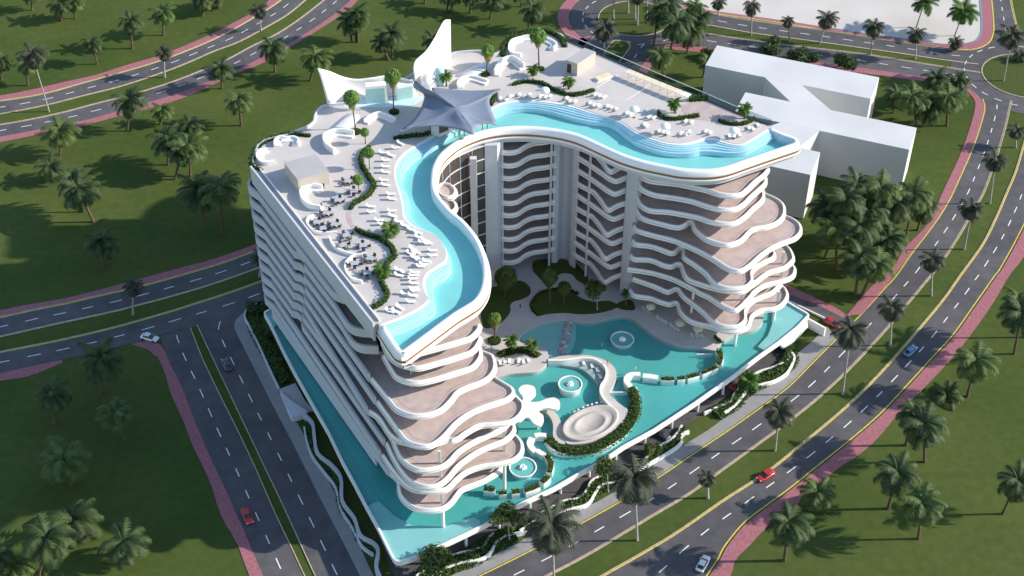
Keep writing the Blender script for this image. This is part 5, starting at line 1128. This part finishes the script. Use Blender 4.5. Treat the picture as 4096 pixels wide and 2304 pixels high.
w2_ = cr(W('bl', [(1597,665),(1610,740),(1640,820),(1700,900),(1760,980),(1785,1090),(1835,1170),(1868,1230),(1900,1290),(1960,1335)], .8), 4)
o = new('wavy_wall', *wall(w1_, .7, 0, 1.5), M['white']); tag(o, 'winding white wall nearer the podium on the shaded side', 'wall', 'winding white walls')
o = new('wavy_wall', *wall(w2_, .4, 0, .9), M['white']); tag(o, 'winding white wall nearer the straight road on the shaded side', 'wall', 'winding white walls')
mid_ = [(a+b)/2 for a, b in zip(resample(w1_[:-8], 40), resample(w2_, 40))]
hedge(mid_, 1.5, .9, .1, 'dark hedge squeezed between the two winding walls', 'hedges around the podium', dens=22, ls=.25)
ftp = []
for i, (ri_, ro_, lab) in enumerate((
    (('b4', [(130,1197),(240,1110),(380,1045),(480,1010),(580,990),(660,955),(705,890),(745,855)]), ('b4', [(200,1230),(330,1150),(490,1088),(640,1062),(720,1005),(765,930),(830,882),(900,862),(1060,832)]), 'lowest'),
    (('b4', [(950,835),(1060,765),(1115,700),(1290,602),(1400,582),(1470,530),(1520,440),(1590,402)]), ('b4', [(1060,832),(1190,735),(1340,668),(1450,642),(1510,602),(1552,530),(1602,470),(1700,455),(1780,450)]), 'second'),
    (('b4', [(1700,400),(1900,300),(2000,210),(2080,150),(2150,110),(2200,60),(2235,0)]), ('b4', [(1780,450),(1950,322),(2080,245),(2180,182),(2232,130),(2236,75),(2290,45)]), 'third'),
    (('zi', [(700,1449),(880,1370),(1030,1310),(1092,1200),(1180,1090),(1380,930),(1560,870),(1690,815),(1790,755),(1780,690)]), ('zi', [(960,1449),(1100,1350),(1220,1205),(1280,1130),(1450,1080),(1600,1040),(1750,952),(1830,832),(1862,740),(1820,670),(1760,640)]), 'uppermost'))):
    a = cr(W(ri_[0], ri_[1], .9), 4); b = cr(W(ro_[0], ro_[1], .9), 4)
    o = new('wavy_wall', *wall(a, .45, 0, .95), M['bright']); tag(o, lab+' winding white wall on the driveway side of the front planting', 'wall', 'winding white walls')
    o = new('wavy_wall', *wall(b, .5, 0, 1.0), M['bright']); tag(o, lab+' winding white wall on the sidewalk side of the front planting', 'wall', 'winding white walls')
    md = [(p+q)/2 for p, q in zip(resample(a, 40), resample(b, 40))]; wd_ = max(1.2, sum((p-q).length for p, q in zip(resample(a, 40), resample(b, 40)))/40)
    hedge(md, wd_*.95, 1.0, .1, lab+' green hedge in the front planting along the driveway', 'hedges around the podium', dens=24, ls=.26, wfun=lambda t: wd_*.95)
struct(new('verge_grass', *sheet(cr(W('zi', [(1860,640),(2030,385),(2230,470),(2120,590),(1980,730),(1860,820),(1870,730)], 0), 2, True), .05), M['lawn']))
# ================================================================ CARS
def make_car(paint, label, loc, rz, name='car', group='cars'):
    t = thing(name, label, 'car', loc, rz, group)
    # body: cross sections along x, low and rounded
    xs = [(-2.2,.50,.62,.70), (-2.1,.34,.74,.82), (-1.5,.24,.86,.90), (-.6,.22,.86,.92), (.5,.22,.84,.92), (1.3,.24,.76,.90), (2.0,.30,.64,.84), (2.22,.42,.55,.66)]
    V = []; F = []; m = 10
    for x, zb, zt_, hw in xs:
        for (a, b) in ((-1, 0), (-1, .55), (-.93, .85), (-.7, 1), (-.25, 1.04), (.25, 1.04), (.7, 1), (.93, .85), (1, .55), (1, 0)): V.append((x, a*hw, zb+(zt_-zb)*b))
    for i in range(len(xs)-1):
        for j in range(m): a = i*m+j; b = i*m+(j+1) % m; F.append((a, b, b+m, a+m))
    F += [tuple(reversed(range(m))), tuple((len(xs)-1)*m+j for j in range(m))]
    new('body', V, F, M[paint], t, True)
    cs = [(-1.75,.84,.62,.84), (-1.15,.84,.72,1.28), (-.5,.84,.74,1.38), (.15,.84,.74,1.36), (.75,.82,.74,1.05), (1.05,.80,.72,.84)]
    V = []; F = []
    for x, zb, hw, zt_ in cs:
        for a, b in ((-1, 0), (-.93, .5), (-.78, .96), (0, 1.0), (.78, .96), (.93, .5), (1, 0)): V.append((x, a*hw, zb+(zt_-zb)*b))
    for i in range(len(cs)-1):
        for j in range(6): a = i*7+j; F.append((a, a+1, a+8, a+7))
    new('windows', V, F, M['wglass'], t, True)
    V, F = prism([Vector((-1.15, -.56, 0)), Vector((.15, -.60, 0)), Vector((.22, 0, 0)), Vector((.15, .60, 0)), Vector((-1.15, .56, 0))], 1.30, 1.42); new('roof', V, F, M[paint], t)
    for x in (-1.35, 1.35):
        for y in (-.80, .80):
            V, F = tube([(x, y-.11, .32), (x, y+.11, .32)], .33, 14); w = new('wheel', V, F, M['tyre'], t); V, F = tube([(x, y-.12, .32), (x, y+.12, .32)], .19, 10); new('rim', V, F, M['rim'], w)
    for y in (-.58, .58): new('headlight', *box((2.10, y, .58), (.14, .30, .13)), M['lamp'], t); new('tail_light', *box((-2.16, y, .64), (.10, .30, .12)), M['tail'], t)
    for y in (-.92, .92): new('mirror', *box((.65, y, .95), (.16, .14, .12)), M[paint], t)
    return t
def ahead(reg, a, b): p = W1(reg, *a); q = W1(reg, *b); return math.atan2((q-p).y, (q-p).x)
sl = ahead('bl', (1240,900), (1480,1430))
for (paint, lab, reg, x, y, rz) in (
    ('red', 'red coupe driving down the straight road at lower left', 'bl', 1299, 1142, sl),
    ('gry', 'dark grey pickup-sized car on the right carriageway of the straight road', 'bl', 1192, 347, sl+math.pi),
    ('wht', 'white hatchback turning at the junction left of the hotel', 'bl', 788, 205, ahead('bl', (745,195), (838,218))),
    ('red', 'red sports car on the ring road in front of the hotel', 'zr', 195, 972, ahead('zr', (240,945), (150,1000))),
    ('blue', 'blue sedan on the outer carriageway of the ring road', 'zr', 890, 372, ahead('zr', (860,400), (925,340))),
    ('wht', 'white sedan at the lower edge on the ring road', 'b4', 2400, 1112, ahead('b4', (2360,1190), (2440,1040))),
    ('red', 'red car on the ramp road beside the podium corner', 'zr', 516, 238, ahead('zr', (478,222), (558,255))),
    ('red', 'red car half hidden under the podium edge by the driveway', 'zi', 1010, 1110, ahead('zi', (900,1050), (1110,1170))),
    ('gry', 'black car in the shade under the podium edge', 'z8', 1870, 855, ahead('z8', (1780,800), (1920,890)))):
    make_car(paint, lab, W1(reg, x, y, .09), rz)
# ================================================================ PEOPLE
def make_person(pose, cloth):
    j = {'stand': [((0,0,.95),.15,-1), ((0,0,1.2),.15,0), ((0,0,1.42),.13,1), ((0,0,1.53),.06,2), ((0,.01,1.66),.10,3), ((.18,0,1.42),.06,2), ((.24,-.03,1.15),.045,5), ((.25,.08,.90),.035,6), ((-.18,0,1.42),.06,2), ((-.24,-.03,1.15),.045,8), ((-.25,.08,.90),.035,9), ((.10,0,.88),.095,0), ((.11,.02,.48),.06,11), ((.11,-.02,.08),.045,12), ((.12,.14,.04),.035,13), ((-.10,0,.88),.095,0), ((-.12,.10,.48),.06,15), ((-.12,-.08,.08),.045,16), ((-.12,.06,.04),.035,17)]}[pose]
    me = bpy.data.meshes.new('person'); me.from_pydata([q[0] for q in j], [(q[2], i) for i, q in enumerate(j) if q[2] >= 0], []); o = bpy.data.objects.new('tmp', me); COL.objects.link(o)
    s = o.modifiers.new('s', 'SKIN'); 
    for i, q in enumerate(j): me.skin_vertices[0].data[i].radius = (q[1], q[1]*.8)
    me.skin_vertices[0].data[0].use_root = True; u = o.modifiers.new('u', 'SUBSURF'); u.levels = 1; u.render_levels = 1
    dg = bpy.context.evaluated_depsgraph_get(); e = o.evaluated_get(dg); m2 = bpy.data.meshes.new_from_object(e); bpy.data.objects.remove(o)
    m2.materials.clear(); m2.materials.append(M['skin']); m2.materials.append(M['shirt'] if cloth == 0 else M['orange'] if cloth == 2 else M['navy'])
    for p in m2.polygons: z = p.center.z; p.material_index = 1 if (.5 < z < 1.47 and abs(p.center.x) < .2) else 0
    m2.materials.append(M['hair'])
    for p in m2.polygons:
        if p.center.z > 1.68 or (p.center.z > 1.60 and p.center.y < -.02): p.material_index = 2
    return m2
PM = [make_person('stand', i) for i in range(3)]
def person(reg, x, y, z, rz, k, lab, group='people'):
    o = bpy.data.objects.new('person', PM[k]); COL.objects.link(o); o.location = W1(reg, x, y, z); o.rotation_euler = (0, 0, rz); tag(o, lab, 'person', group)
person('z7', 455, 597, ZD+.02, 0, 1, 'person in dark clothes walking between the courtyard lawns')
person('z8', 1612, 220, 6.3, 1, 0, 'person in pale clothes standing at the bend of the pool divider')
person('z7', 165, 1010, ZD, 2, 0, 'person in pale top beside the round bed by the pool')
person('z1', 720, 840, ZRF, 1, 1, 'person standing inside the crescent sofa on the roof')
person('z1', 745, 645, ZRF, 3, 1, 'person in dark clothes at the corner of the large roof pavilion')
person('z8', 1335, 150, 6.75, 0, 2, 'person in orange at the top of the curved walkway')
person('z7', 1765, 640, ZD, 2, 1, 'person in dark clothes under the farthest cream parasol')
person('z7', 1275, 985, 5.6, 2, 0, 'person wading in the shaded main pool')
for i, (x, y) in enumerate([(965,680),(1000,645),(1040,625),(1088,600),(1132,580),(1175,570),(1222,555),(1270,550)]):
    c = W1('z8', x, y, 5.9); t = thing('bar_stool', 'white bar stool in the water along the oval lounge, '+ordinal(i, 8), 'stool', (c.x, c.y, 5.4), 0, 'stools in the pool'); new('seat', *lathe([(.01, 1.15), (.24, 1.15), (.26, 1.25), (.01, 1.28)], 10), M['lounger'], t); new('stem', *tube([(0, 0, 0), (0, 0, 1.15)], .06, 6), M['frame'], t)
# ================================================================ LIGHT, SKY, CAMERA
SE, SAZ = 27.5, -1.5     # sun elevation; direction it comes from: +X turned slightly away from the camera
w = bpy.data.worlds.new('World'); sc.world = w; w.use_nodes = True; nt = w.node_tree
bg = nt.nodes['Background']; sky = nt.nodes.new('ShaderNodeTexSky'); sky.sky_type = 'NISHITA'; sky.sun_disc = False
sky.sun_elevation = math.radians(SE); sky.sun_rotation = math.radians(90+SAZ); sky.ozone_density = 1.8; sky.dust_density = .3; sky.air_density = 1.2
nt.links.new(sky.outputs[0], bg.inputs[0]); bg.inputs[1].default_value = .15
sl_ = bpy.data.lights.new('sun', 'SUN'); sl_.energy = 4.5; sl_.angle = math.radians(.7); sl_.color = (1.0, .92, .81)
so = bpy.data.objects.new('sun', sl_); COL.objects.link(so)
a = math.radians(-SAZ); dvec = Vector((math.cos(a)*math.cos(math.radians(SE)), math.sin(a)*math.cos(math.radians(SE)), math.sin(math.radians(SE))))
so.rotation_euler = dvec.to_track_quat('Z', 'Y').to_euler(); so.location = (200, 250, 200)
cd = bpy.data.cameras.new('camera'); cd.sensor_width = 36; cd.lens = 36*FPX/4096; cd.clip_start = 1; cd.clip_end = 5000
co = bpy.data.objects.new('camera', cd); COL.objects.link(co); co.location = (0, 0, CH); co.rotation_euler = (math.radians(90)-TH, 0, 0); sc.camera = co
sc.view_settings.view_transform = 'Standard'; sc.view_settings.look = 'None'; sc.view_settings.exposure = 0.62; sc.view_settings.gamma = 1
sc.render.film_transparent = False
sc.cycles.max_bounces = 8; sc.cycles.diffuse_bounces = 5; sc.cycles.transparent_max_bounces = 16
